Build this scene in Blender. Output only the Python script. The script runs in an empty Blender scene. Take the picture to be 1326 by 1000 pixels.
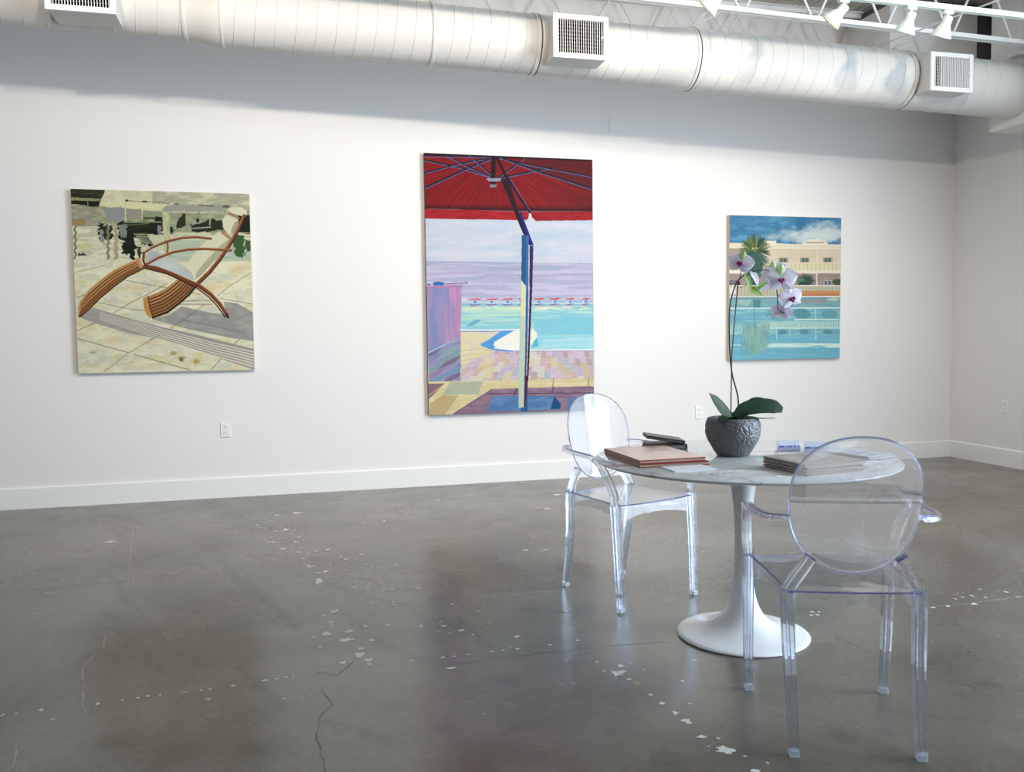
import bpy, bmesh, math, random
import numpy as np
from mathutils import Vector, Matrix

random.seed(7)
rng = np.random.default_rng(7)
PI = math.pi
S = bpy.context.scene

# ------------------------------------------------------------------ camera
CAM_YAW, CAM_PITCH, CAM_ROLL, CAM_H, CAM_F = 0.25372, 0.06017, -0.012588, 1.2435, 1111.8
cy, sy, cp, sp = math.cos(CAM_YAW), math.sin(CAM_YAW), math.cos(CAM_PITCH), math.sin(CAM_PITCH)
fwd = Vector((sy * cp, cy * cp, -sp))
rgt = Vector((cy, -sy, 0))
upv = rgt.cross(fwd)
cr, sr = math.cos(CAM_ROLL), math.sin(CAM_ROLL)
r2 = rgt * cr + upv * sr
u2 = upv * cr - rgt * sr
cam_data = bpy.data.cameras.new('camera')
cam = bpy.data.objects.new('camera', cam_data)
S.collection.objects.link(cam)
cam.matrix_world = Matrix(((r2.x, u2.x, -fwd.x, 0), (r2.y, u2.y, -fwd.y, 0),
                           (r2.z, u2.z, -fwd.z, CAM_H), (0, 0, 0, 1)))
cam_data.sensor_fit = 'HORIZONTAL'
cam_data.sensor_width = 36
cam_data.lens = CAM_F / 1326 * 36
cam_data.clip_start = 0.05
cam_data.clip_end = 100
S.camera = cam

# ------------------------------------------------------------------ colour management, sky, daylight
S.view_settings.view_transform = 'Standard'
S.view_settings.look = 'None'
S.view_settings.gamma = 1
S.view_settings.use_curve_mapping = False
S.view_settings.exposure = 0.16

world = bpy.data.worlds.new('daylight_sky')
S.world = world
world.use_nodes = True
bg = world.node_tree.nodes['Background']
bg.inputs[0].default_value = (0.72, 0.86, 1.0, 1)
bg.inputs[1].default_value = 1.6

def area_light(name, loc, direction, sx, sy_, power, color):
    d = bpy.data.lights.new(name, 'AREA')
    d.shape = 'RECTANGLE'
    d.size = sx
    d.size_y = sy_
    d.energy = power
    d.color = color
    o = bpy.data.objects.new(name, d)
    S.collection.objects.link(o)
    o.location = loc
    o.rotation_euler = Vector(direction).to_track_quat('-Z', 'Z').to_euler()
    return o

# daylight entering through the big windows of the right wall
area_light('window_daylight', (6.20, 0.4, 1.72), (-1, 0, 0), 6.6, 2.9, 840, (0.70, 0.85, 1.0))
LAMP_POWER = 47
LAMP_COLOR = (1.0, 0.885, 0.745)

# ------------------------------------------------------------------ helpers
def lin(c):
    c = c / 255.0
    return c / 12.92 if c <= 0.04045 else ((c + 0.055) / 1.055) ** 2.4

def rgb(r, g, b):
    return (lin(r), lin(g), lin(b), 1.0)

def L3(*c):
    return np.array([lin(v) for v in c])

def material(name, color, rough=0.5, spec=0.5, metal=0.0, bump=0.0, bscale=60.0, vary=0.0, vscale=4.0, **kw):
    m = bpy.data.materials.new(name)
    m.use_nodes = True
    nt = m.node_tree
    b = nt.nodes['Principled BSDF']
    b.inputs['Base Color'].default_value = color
    b.inputs['Roughness'].default_value = rough
    b.inputs['Specular IOR Level'].default_value = spec
    b.inputs['Metallic'].default_value = metal
    for k, v in kw.items():
        b.inputs[k.replace('_', ' ')].default_value = v
    tc = nt.nodes.new('ShaderNodeTexCoord')
    if vary > 0:
        n = nt.nodes.new('ShaderNodeTexNoise')
        n.inputs['Scale'].default_value = vscale
        n.inputs['Detail'].default_value = 5
        nt.links.new(tc.outputs['Object'], n.inputs['Vector'])
        mr = nt.nodes.new('ShaderNodeMapRange')
        mr.inputs[1].default_value = 0.3
        mr.inputs[2].default_value = 0.7
        mr.inputs[3].default_value = 1 - vary
        mr.inputs[4].default_value = 1 + vary * 0.4
        nt.links.new(n.outputs['Fac'], mr.inputs[0])
        mx = nt.nodes.new('ShaderNodeVectorMath')
        mx.operation = 'SCALE'
        mx.inputs[0].default_value = color[:3]
        nt.links.new(mr.outputs[0], mx.inputs['Scale'])
        nt.links.new(mx.outputs[0], b.inputs['Base Color'])
    if bump > 0:
        n2 = nt.nodes.new('ShaderNodeTexNoise')
        n2.inputs['Scale'].default_value = bscale
        n2.inputs['Detail'].default_value = 4
        nt.links.new(tc.outputs['Object'], n2.inputs['Vector'])
        bp = nt.nodes.new('ShaderNodeBump')
        bp.inputs['Strength'].default_value = bump
        bp.inputs['Distance'].default_value = 0.004
        nt.links.new(n2.outputs['Fac'], bp.inputs['Height'])
        nt.links.new(bp.outputs[0], b.inputs['Normal'])
    return m

class MB:
    """collects shapes and links them as one mesh object"""
    def __init__(s):
        s.v, s.f, s.m, s.sm = [], [], [], []

    def add(s, verts, faces, mat=0, smooth=False):
        o = len(s.v)
        s.v += [tuple(p) for p in verts]
        for q in faces:
            s.f.append(tuple(i + o for i in q))
            s.m.append(mat)
            s.sm.append(smooth)

    def box(s, x0, x1, y0, y1, z0, z1, mat=0, M=None):
        vs = [(x, y, z) for z in (z0, z1) for x, y in ((x0, y0), (x1, y0), (x1, y1), (x0, y1))]
        if M is not None:
            vs = [M @ Vector(p) for p in vs]
        s.add(vs, [(3, 2, 1, 0), (4, 5, 6, 7), (0, 1, 5, 4), (1, 2, 6, 5), (2, 3, 7, 6), (3, 0, 4, 7)], mat)

    def rbox(s, x0, x1, y0, y1, z0, z1, r, mat=0, M=None):
        """box with chamfered edges"""
        vs, cx, cyy, cz = [], (x0 + x1) / 2, (y0 + y1) / 2, (z0 + z1) / 2
        bm = bmesh.new()
        bmesh.ops.create_cube(bm, size=1)
        for v in bm.verts:
            v.co = Vector((cx + v.co.x * (x1 - x0), cyy + v.co.y * (y1 - y0), cz + v.co.z * (z1 - z0)))
        bmesh.ops.bevel(bm, geom=bm.edges[:], offset=r, segments=2, affect='EDGES', profile=0.6)
        if M is not None:
            bm.transform(M)
        bm.verts.index_update()
        s.add([v.co for v in bm.verts], [[v.index for v in f.verts] for f in bm.faces], mat)
        bm.free()

    def lathe(s, prof, n=64, M=None, mat=0, smooth=True, close=False):
        vs, fs = [], []
        k = len(prof)
        for i in range(n):
            a = 2 * PI * i / n
            for r, z in prof:
                vs.append(Vector((r * math.cos(a), r * math.sin(a), z)))
        if M is not None:
            vs = [M @ p for p in vs]
        kk = k if close else k - 1
        for i in range(n):
            j = (i + 1) % n
            for q in range(kk):
                w = (q + 1) % k
                fs.append((i * k + q, j * k + q, j * k + w, i * k + w))
        s.add(vs, fs, mat, smooth)

    def sweep(s, path, sec, scales=None, up=(0, 0, 1), mat=0, smooth=False, caps=True, twist=None):
        """sec = 2D outline; carried along path, x axis = side, y axis = up-ish"""
        P = [Vector(p) for p in path]
        n, k = len(P), len(sec)
        vs, fs = [], []
        for i, p in enumerate(P):
            t = (P[min(i + 1, n - 1)] - P[max(i - 1, 0)]).normalized()
            u = Vector(up[i] if isinstance(up, list) else up)
            side = t.cross(u)
            if side.length < 1e-5:
                side = t.cross(Vector((0.01, 1, 0)))
            side.normalize()
            uu = side.cross(t).normalized()
            sc = scales[i] if scales else 1.0
            sx, sz = sc if isinstance(sc, tuple) else (sc, sc)
            for a, b in sec:
                vs.append(p + side * (a * sx) + uu * (b * sz))
        for i in range(n - 1):
            for q in range(k):
                w = (q + 1) % k
                fs.append((i * k + q, i * k + w, (i + 1) * k + w, (i + 1) * k + q))
        if caps:
            fs.append(tuple(range(k))[::-1])
            fs.append(tuple((n - 1) * k + q for q in range(k)))
        s.add(vs, fs, mat, smooth)

    def tube(s, path, r, n=10, mat=0, scales=None):
        s.sweep(path, [(r * math.cos(2 * PI * i / n), r * math.sin(2 * PI * i / n)) for i in range(n)],
                scales=scales, mat=mat, smooth=True, up=(0.02, 0.03, 1))

    def build(s, name, mats, parent=None, recalc=True, label=None):
        me = bpy.data.meshes.new(name)
        me.from_pydata(s.v, [], s.f)
        for m in (mats if isinstance(mats, (list, tuple)) else [mats]):
            me.materials.append(m)
        me.polygons.foreach_set('material_index', s.m)
        me.polygons.foreach_set('use_smooth', s.sm)
        if recalc:
            bm = bmesh.new()
            bm.from_mesh(me)
            bmesh.ops.recalc_face_normals(bm, faces=bm.faces[:])
            bm.to_mesh(me)
            bm.free()
        me.update()
        o = bpy.data.objects.new(name, me)
        S.collection.objects.link(o)
        if parent is not None:
            o.parent = parent
        if label:
            o['label'] = label
        return o

def thing(name, label, cat, loc=(0, 0, 0), rotz=0.0, group=None):
    o = bpy.data.objects.new(name, None)
    S.collection.objects.link(o)
    o.empty_display_size = 0.1
    o.location = loc
    o.rotation_euler = (0, 0, rotz)
    return tag(o, label, cat, group)

def tag(o, label, cat, group=None):
    o['label'] = label
    o['category'] = cat
    if group:
        o['group'] = group
    return o

def structure(o):
    o['kind'] = 'structure'
    return o

def dup(root, loc, rotz, label=None, group=None):
    def rec(o, parent):
        c = o.copy()
        S.collection.objects.link(c)
        c.parent = parent
        for ch in list(o.children):
            rec(ch, c)
        return c
    r = rec(root, None)
    r.location = loc
    r.rotation_euler = (0, 0, rotz)
    if label:
        r['label'] = label
    if group:
        r['group'] = group
    return r

def bezier(P, n):
    """Catmull-Rom through P"""
    P = [Vector(p) for p in P]
    Q = [P[0] * 2 - P[1]] + P + [P[-1] * 2 - P[-2]]
    out = []
    for i in range(1, len(Q) - 2):
        for j in range(n):
            t = j / n
            out.append(0.5 * ((2 * Q[i]) + (-Q[i - 1] + Q[i + 1]) * t + (2 * Q[i - 1] - 5 * Q[i] + 4 * Q[i + 1] - Q[i + 2]) * t * t
                              + (-Q[i - 1] + 3 * Q[i] - 3 * Q[i + 1] + Q[i + 2]) * t ** 3))
    out.append(P[-1])
    return out

def vnoise(X, Y, seed=0):
    """smooth value noise in 0..1 on numpy arrays"""
    xi, yi = np.floor(X).astype(np.int64), np.floor(Y).astype(np.int64)
    fx, fy = X - xi, Y - yi
    fx, fy = fx * fx * (3 - 2 * fx), fy * fy * (3 - 2 * fy)
    def h(a, b):
        n = (a * 374761393 + b * 668265263 + seed * 974711) & 0x7fffffff
        n = ((n ^ (n >> 13)) * 1274126177) & 0x7fffffff
        n = n ^ (n >> 16)
        return (n & 0xffff) / 65535.0
    return ((h(xi, yi) * (1 - fx) + h(xi + 1, yi) * fx) * (1 - fy) +
            (h(xi, yi + 1) * (1 - fx) + h(xi + 1, yi + 1) * fx) * fy)

def fbm(X, Y, seed=0, octv=4):
    a, t, s_ = 0.5, 0, 0
    for i in range(octv):
        t = t + a * vnoise(X * 2 ** i, Y * 2 ** i, seed + i)
        s_ += a
        a *= 0.55
    return t / s_

# ------------------------------------------------------------------ materials
M_wall = material('painted_plaster_white', rgb(236, 234, 232), rough=0.75, spec=0.25, bump=0.06, bscale=220)
M_trim = material('satin_trim_paint', rgb(240, 240, 238), rough=0.4, spec=0.4)
M_duct = material('painted_duct_white', rgb(216, 214, 209), rough=0.5, spec=0.4, bump=0.05, bscale=30)
M_steel = material('white_steel_paint', rgb(238, 238, 236), rough=0.45, spec=0.4)
M_deck = material('painted_steel_deck', rgb(228, 224, 218), rough=0.55, spec=0.4)
M_dark = material('void_shade_black', rgb(28, 26, 26), rough=0.9, spec=0.1)
M_lamp = material('mint_white_enamel', rgb(220, 232, 225), rough=0.35, spec=0.5)
M_plate = material('white_plastic_plate', rgb(240, 240, 236), rough=0.35)
M_slot = material('socket_slot', rgb(70, 68, 66), rough=0.6)
M_lacquer = material('white_lacquer', rgb(238, 238, 238), rough=0.16, spec=0.5)
M_page = material('book_pages', rgb(196, 186, 176), rough=0.8, bump=0.2, bscale=400)
M_red = material('red_book_cloth', rgb(170, 62, 48), rough=0.45)
M_leaf = material('orchid_leaf_green', rgb(24, 54, 28), rough=0.5, spec=0.3, vary=0.3, vscale=30)
M_leaf2 = material('young_leaf_green', rgb(120, 152, 62), rough=0.5, vary=0.2, vscale=60)
M_stem = material('orchid_stem_green', rgb(30, 48, 34), rough=0.5)
M_stake = material('bamboo_stake', rgb(124, 98, 74), rough=0.7, vary=0.2, vscale=80)
M_petal = material('orchid_petal', rgb(250, 247, 253), rough=0.6, spec=0.2)
def translucent(m, amt, c):
    nt = m.node_tree
    t_ = nt.nodes.new('ShaderNodeBsdfTranslucent')
    t_.inputs[0].default_value = c
    mx = nt.nodes.new('ShaderNodeMixShader')
    mx.inputs[0].default_value = amt
    nt.links.new(nt.nodes['Principled BSDF'].outputs[0], mx.inputs[1])
    nt.links.new(t_.outputs[0], mx.inputs[2])
    nt.links.new(mx.outputs[0], nt.nodes['Material Output'].inputs[0])
translucent(M_petal, 0.5, rgb(246, 242, 252))
M_petal2 = material('orchid_petal_green_tip', rgb(205, 222, 165), rough=0.6, spec=0.2)
M_lip = material('orchid_lip_magenta', rgb(140, 16, 92), rough=0.45)
M_soil = material('bark_and_moss', rgb(46, 44, 30), rough=0.95, vary=0.5, vscale=80, bump=0.8, bscale=90)
M_bulb = material('lamp_face', rgb(255, 240, 214), rough=0.3)
M_bulb.node_tree.nodes['Principled BSDF'].inputs['Emission Color'].default_value = (1, 0.85, 0.65, 1)
M_bulb.node_tree.nodes['Principled BSDF'].inputs['Emission Strength'].default_value = 6.0

def make_poly(name='clear_polycarbonate', tint=(0.965, 0.975, 1.0, 1), mix=0.55):
    m = bpy.data.materials.new(name)
    m.use_nodes = True
    nt = m.node_tree
    b = nt.nodes['Principled BSDF']
    b.inputs['Base Color'].default_value = tint
    b.inputs['Roughness'].default_value = 0.015
    b.inputs['Transmission Weight'].default_value = 1.0
    b.inputs['IOR'].default_value = 1.5
    tr = nt.nodes.new('ShaderNodeBsdfTransparent')
    tr.inputs[0].default_value = tint
    mx = nt.nodes.new('ShaderNodeMixShader')
    mx.inputs[0].default_value = mix
    nt.links.new(b.outputs[0], mx.inputs[1])
    nt.links.new(tr.outputs[0], mx.inputs[2])
    nt.links.new(mx.outputs[0], nt.nodes['Material Output'].inputs[0])
    return m
M_poly = make_poly(mix=0.30)
M_leg = make_poly('clear_blue_tinted_leg', (0.86, 0.91, 1.0, 1), 0.22)
M_pane = make_poly('clear_polycarbonate_pane', (0.975, 0.98, 1.0, 1), 0.65)
M_edge = make_poly('violet_polycarbonate_edge', (0.30, 0.30, 0.72, 1), 0.3)
M_cap = make_poly('frosted_foot_cap', (0.86, 0.93, 0.98, 1), 0.2)
M_cap.node_tree.nodes['Principled BSDF'].inputs['Transmission Weight'].default_value = 0.6
M_acrylic = make_poly('clear_acrylic', (0.95, 0.96, 1.0, 1), 0.5)

def make_marble():
    m = material('white_veined_marble', rgb(226, 226, 226), rough=0.045, spec=0.7)
    nt = m.node_tree
    b = nt.nodes['Principled BSDF']
    tc = nt.nodes.new('ShaderNodeTexCoord')
    n = nt.nodes.new('ShaderNodeTexNoise')
    n.inputs['Scale'].default_value = 3.2
    n.inputs['Detail'].default_value = 8
    n.inputs['Distortion'].default_value = 1.4
    w = nt.nodes.new('ShaderNodeTexNoise')
    w.inputs['Scale'].default_value = 7
    w.inputs['Detail'].default_value = 6
    r = nt.nodes.new('ShaderNodeValToRGB')
    e = r.color_ramp.elements
    e[0].position, e[0].color = 0.44, rgb(222, 222, 221)
    e[1].position, e[1].color = 0.56, rgb(224, 224, 223)
    for p, c in ((0.49, rgb(206, 207, 209)), (0.5, rgb(160, 163, 168)), (0.512, rgb(208, 208, 210))):
        x = e.new(p)
        x.color = c
    r2_ = nt.nodes.new('ShaderNodeMapRange')
    r2_.inputs[3].default_value, r2_.inputs[4].default_value = 0.86, 1.04
    v = nt.nodes.new('ShaderNodeVectorMath')
    v.operation = 'SCALE'
    nt.links.new(tc.outputs['Object'], n.inputs['Vector'])
    nt.links.new(tc.outputs['Object'], w.inputs['Vector'])
    nt.links.new(n.outputs['Fac'], r.inputs[0])
    nt.links.new(w.outputs['Fac'], r2_.inputs[0])
    nt.links.new(r.outputs[0], v.inputs[0])
    nt.links.new(r2_.outputs[0], v.inputs['Scale'])
    nt.links.new(v.outputs[0], b.inputs['Base Color'])
    return m
M_marble = make_marble()

def attr_mat(name, attr, rough=0.5, spec=0.3, bump=0.0, bscale=100):
    m = material(name, (0.5, 0.5, 0.5, 1), rough=rough, spec=spec, bump=bump, bscale=bscale)
    a = m.node_tree.nodes.new('ShaderNodeAttribute')
    a.attribute_name = attr
    m.node_tree.links.new(a.outputs['Color'], m.node_tree.nodes['Principled BSDF'].inputs['Base Color'])
    return m

# ================================================================== THE ROOM
XL, XR, YF, YB, H = -6.0, 6.22, -4.2, 6.995, 4.085

# ---- floor: polished concrete
def make_floor_material():
    m = bpy.data.materials.new('polished_concrete')
    m.use_nodes = True
    nt = m.node_tree
    b = nt.nodes['Principled BSDF']
    tc = nt.nodes.new('ShaderNodeTexCoord')
    at = nt.nodes.new('ShaderNodeAttribute')
    at.attribute_name = 'stain'
    def noise(scale, detail, dist=0.0):
        n = nt.nodes.new('ShaderNodeTexNoise')
        n.inputs['Scale'].default_value = scale
        n.inputs['Detail'].default_value = detail
        n.inputs['Distortion'].default_value = dist
        nt.links.new(tc.outputs['Object'], n.inputs['Vector'])
        return n
    def mrange(src, a, b_, c, d):
        r = nt.nodes.new('ShaderNodeMapRange')
        for i, x in enumerate((a, b_, c, d)):
            r.inputs[i + 1].default_value = x
        nt.links.new(src, r.inputs[0])
        return r.outputs[0]
    def mul(p, q):
        r = nt.nodes.new('ShaderNodeMath')
        r.operation = 'MULTIPLY'
        nt.links.new(p, r.inputs[0])
        nt.links.new(q, r.inputs[1])
        return r.outputs[0]
    n1, n2, n3, n4 = noise(0.9, 6, 0.4), noise(3.2, 8, 0.6), noise(38, 6), noise(240, 3)
    f = mul(mul(mrange(n1.outputs['Fac'], 0.3, 0.7, 0.80, 1.15), mrange(n2.outputs['Fac'], 0.3, 0.7, 0.84, 1.12)),
            mul(mrange(n3.outputs['Fac'], 0.3, 0.7, 0.88, 1.1), mrange(n4.outputs['Fac'], 0.25, 0.75, 0.86, 1.12)))
    ramp = nt.nodes.new('ShaderNodeValToRGB')
    e = ramp.color_ramp.elements
    e[0].position, e[0].color = 0.35, FLOOR_COLS[0]
    e[1].position, e[1].color = 0.65, FLOOR_COLS[1]
    n5 = noise(0.7, 5, 1.0)
    nt.links.new(n5.outputs['Fac'], ramp.inputs[0])
    v = nt.nodes.new('ShaderNodeVectorMath')
    v.operation = 'SCALE'
    nt.links.new(ramp.outputs[0], v.inputs[0])
    nt.links.new(f, v.inputs['Scale'])
    v2 = nt.nodes.new('ShaderNodeVectorMath')
    v2.operation = 'MULTIPLY'
    nt.links.new(v.outputs[0], v2.inputs[0])
    nt.links.new(at.outputs['Color'], v2.inputs[1])
    nt.links.new(v2.outputs[0], b.inputs['Base Color'])
    nt.links.new(mrange(n2.outputs['Fac'], 0.3, 0.7, 0.17, 0.30), b.inputs['Roughness'])
    b.inputs['Specular IOR Level'].default_value = 0.62
    bp = nt.nodes.new('ShaderNodeBump')
    bp.inputs['Strength'].default_value = 0.08
    bp.inputs['Distance'].default_value = 0.003
    nt.links.new(n3.outputs['Fac'], bp.inputs['Height'])
    nt.links.new(bp.outputs[0], b.inputs['Normal'])
    return m
FLOOR_COLS = (rgb(90, 81, 70), rgb(117, 110, 101))
M_floor = make_floor_material()
M_flake = material('pale_patching_residue', rgb(218, 213, 206), rough=0.6, vary=0.15, vscale=60)
M_flake2 = material('sandy_patching_residue', rgb(176, 156, 122), rough=0.8, vary=0.2, vscale=60)
M_crack = material('crack_dark', rgb(58, 53, 48), rough=0.9, spec=0.1)
M_pale = material('crack_pale', rgb(168, 160, 148), rough=0.7)

FLAKES=[[-0.176,6.71,0.009,0.018,0],[0.03,6.194,0.021,0.026,0],[-0.11,6.167,0.008,0.015,0],[-0.113,5.652,0.011,0.013,0],[-0.049,5.675,0.012,0.022,0],[0.009,5.327,0.007,0.012,0],[-0.064,5.163,0.011,0.014,0],[0.08,4.718,0.014,0.015,0],[0.16,4.591,0.009,0.015,0],[0.118,4.417,0.012,0.032,0],[0.168,3.904,0.013,0.015,0],[0.117,3.856,0.007,0.01,0],[0.148,3.757,0.009,0.01,0],[0.149,3.706,0.009,0.01,0],[0.214,3.618,0.014,0.011,0],[0.123,3.612,0.011,0.015,0],[0.068,3.591,0.005,0.009,0],[0.195,3.514,0.019,0.014,0],[0.245,3.4,0.013,0.011,0],[0.236,3.328,0.014,0.019,0],[0.262,3.267,0.01,0.012,0],[0.262,3.227,0.008,0.009,0],[0.169,3.27,0.008,0.009,0],[0.285,3.665,0.008,0.009,0],[0.296,3.488,0.007,0.01,0],[0.088,3.464,0.005,0.007,0],[0.516,3.596,0.004,0.011,0],[0.355,3.985,0.006,0.009,0],[0.457,5.72,0.006,0.009,0],[0.59,5.743,0.008,0.014,0],[1.06,6.362,0.007,0.012,0],[1.124,6.258,0.007,0.011,0],[1.292,4.71,0.01,0.01,0],[1.404,4.689,0.01,0.01,0],[1.986,6.279,0.023,0.024,0],[1.748,5.793,0.017,0.021,0],[1.698,5.843,0.015,0.01,0],[0.557,3.101,0.014,0.007,0],[0.648,3.216,0.005,0.005,0],[0.544,3.215,0.007,0.005,0],[0.428,3.215,0.008,0.003,0],[0.741,3.22,0.006,0.005,0],[0.786,3.223,0.003,0.003,0],[0.849,3.221,0.008,0.003,0],[0.98,3.226,0.005,0.005,0],[1.103,3.241,0.006,0.005,0],[0.586,3.212,0.005,0.005,0],[-0.049,2.992,0.005,0.005,0],[-0.225,3.162,0.006,0.004,0],[-0.117,3.179,0.009,0.006,0],[-0.073,3.183,0.006,0.004,0],[-0.042,3.188,0.004,0.004,0],[-0.016,3.195,0.002,0.003,0],[-1.095,5.668,0.02,0.017,0],[-0.954,3.125,0.004,0.004,0],[-0.913,3.124,0.003,0.004,0],[-0.84,3.133,0.007,0.008,0],[-0.783,3.043,0.005,0.005,0],[-0.665,3.132,0.006,0.007,0],[-0.589,3.142,0.003,0.003,0],[-0.539,3.145,0.005,0.005,0],[-0.507,3.151,0.005,0.004,0],[-0.469,3.15,0.004,0.004,0],[-0.385,3.151,0.005,0.005,0],[-0.333,3.152,0.004,0.005,0],[-0.302,3.153,0.004,0.005,0],[-0.301,3.063,0.007,0.006,0],[1.166,2.942,0.008,0.01,0],[1.21,2.956,0.004,0.006,0],[1.098,3.007,0.004,0.004,0],[1.137,2.883,0.017,0.015,0],[1.152,2.816,0.007,0.007,0],[1.171,2.674,0.005,0.005,0],[1.181,2.599,0.006,0.007,0],[1.191,2.52,0.009,0.01,0],[1.2,2.452,0.01,0.013,0],[1.199,2.341,0.01,0.008,0],[1.24,2.321,0.004,0.004,0],[1.228,2.249,0.016,0.018,0],[1.455,2.913,0.008,0.007,0],[1.327,2.749,0.004,0.003,0],[1.245,2.117,0.01,0.006,0],[1.237,2.885,0.002,0.002,0],[1.268,2.57,0.003,0.002,0],[1.304,2.146,0.002,0.001,0],[1.165,2.772,0.007,0.009,1],[2.209,3.28,0.005,0.008,0],[2.208,3.239,0.005,0.008,0],[2.179,3.24,0.005,0.008,0],[2.237,3.272,0.004,0.006,0],[2.966,3.168,0.01,0.009,0],[2.942,3.256,0.004,0.01,0],[2.991,3.264,0.004,0.007,0],[3.046,3.271,0.005,0.007,0],[3.161,3.341,0.005,0.008,0],[3.243,3.272,0.008,0.01,0],[3.092,3.233,0.005,0.007,0],[3.232,3.191,0.005,0.008,0],[2.833,3.177,0.006,0.007,0],[2.756,3.179,0.009,0.005,0]]
CRACKS=[[[0.085,3.088],[0.087,3.008],[0.11,2.902],[0.065,2.8],[0.051,2.656],[0.061,2.557],[0.069,2.447]],[[0.486,3.14],[0.598,3.137],[0.783,3.144],[0.975,3.151],[1.113,3.16]],[[0.063,3.206],[0.089,3.184],[0.14,3.149],[0.188,3.228],[0.207,3.268]],[[2.109,2.983],[2.138,2.839],[2.178,2.671],[2.203,2.521],[2.264,2.424],[2.285,2.317]]]
PALE=[[[-0.774,3.842],[-0.758,3.697],[-0.779,3.59],[-0.788,3.485],[-0.739,3.275],[-0.716,3.142],[-0.683,3.05]],[[-1.027,6.077],[-0.917,5.289],[-0.85,4.826],[-0.815,4.596]],[[2.695,3.197],[2.898,3.179],[3.274,3.201]],[[1.113,3.16],[1.46,3.121]],[[-0.849,2.999],[-0.846,2.895],[-0.812,2.717]]]
SKIDS=[[[-1.072,5.872],[-0.986,5.564],[-0.726,5.229],[-0.556,4.978],[-0.438,4.848]],[[-1.126,6.394],[-0.949,6.097]],[[-0.948,4.915],[-0.839,4.578],[-0.761,4.309]],[[-0.54,5.661],[-0.419,5.439],[-0.312,5.352]],[[-0.461,5.324],[-0.351,4.791],[-0.19,4.304],[-0.076,3.991],[-0.001,3.723]],[[-0.822,4.598],[-0.684,4.405],[-0.55,4.178]],[[-0.593,4.528],[-0.432,4.438],[-0.216,4.262]],[[-0.818,4.171],[-0.643,3.732],[-0.508,3.403]],[[-0.209,3.345],[-0.138,3.126],[-0.056,2.939]],[[-1.42,4.703],[-1.154,4.7],[-0.842,4.711]],[[-0.886,6.171],[-0.704,5.884]],[[-0.336,4.91],[0.036,4.554],[0.352,4.042],[0.524,3.876]],[[-0.137,5.045],[0.136,4.86],[0.443,4.668],[0.776,4.355]],[[-0.321,4.664],[-0.161,4.246],[-0.001,3.724]],[[0.207,3.905],[0.32,3.446],[0.463,3.207]],[[0.683,3.636],[0.743,3.269]],[[0.082,2.773],[0.203,2.653],[0.285,2.569]],[[0.344,3.952],[0.318,3.746]],[[0.771,4.328],[0.911,3.993],[1.301,3.95]]]
STAINS=[[0.78,4.76,0.1],[0.63,3.57,0.08],[0.57,2.89,0.11],[0.72,2.93,0.08],[0.31,2.84,0.07],[0.45,2.62,0.07],[0.66,2.56,0.08],[0.68,2.36,0.09],[-0.11,2.63,0.11],[1.0,3.67,0.08],[-0.61,3.83,0.09],[-0.3,3.78,0.14],[-0.74,3.63,0.13],[-0.16,2.91,0.16],[-0.32,2.68,0.16],[-1.0,3.35,0.06],[-0.55,2.81,0.11],[-1.89,6.69,0.13],[1.13,2.71,0.06],[1.3,2.25,0.05],[1.04,2.25,0.08],[1.61,2.25,0.07],[1.69,2.02,0.05],[2.33,2.43,0.06]]


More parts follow.
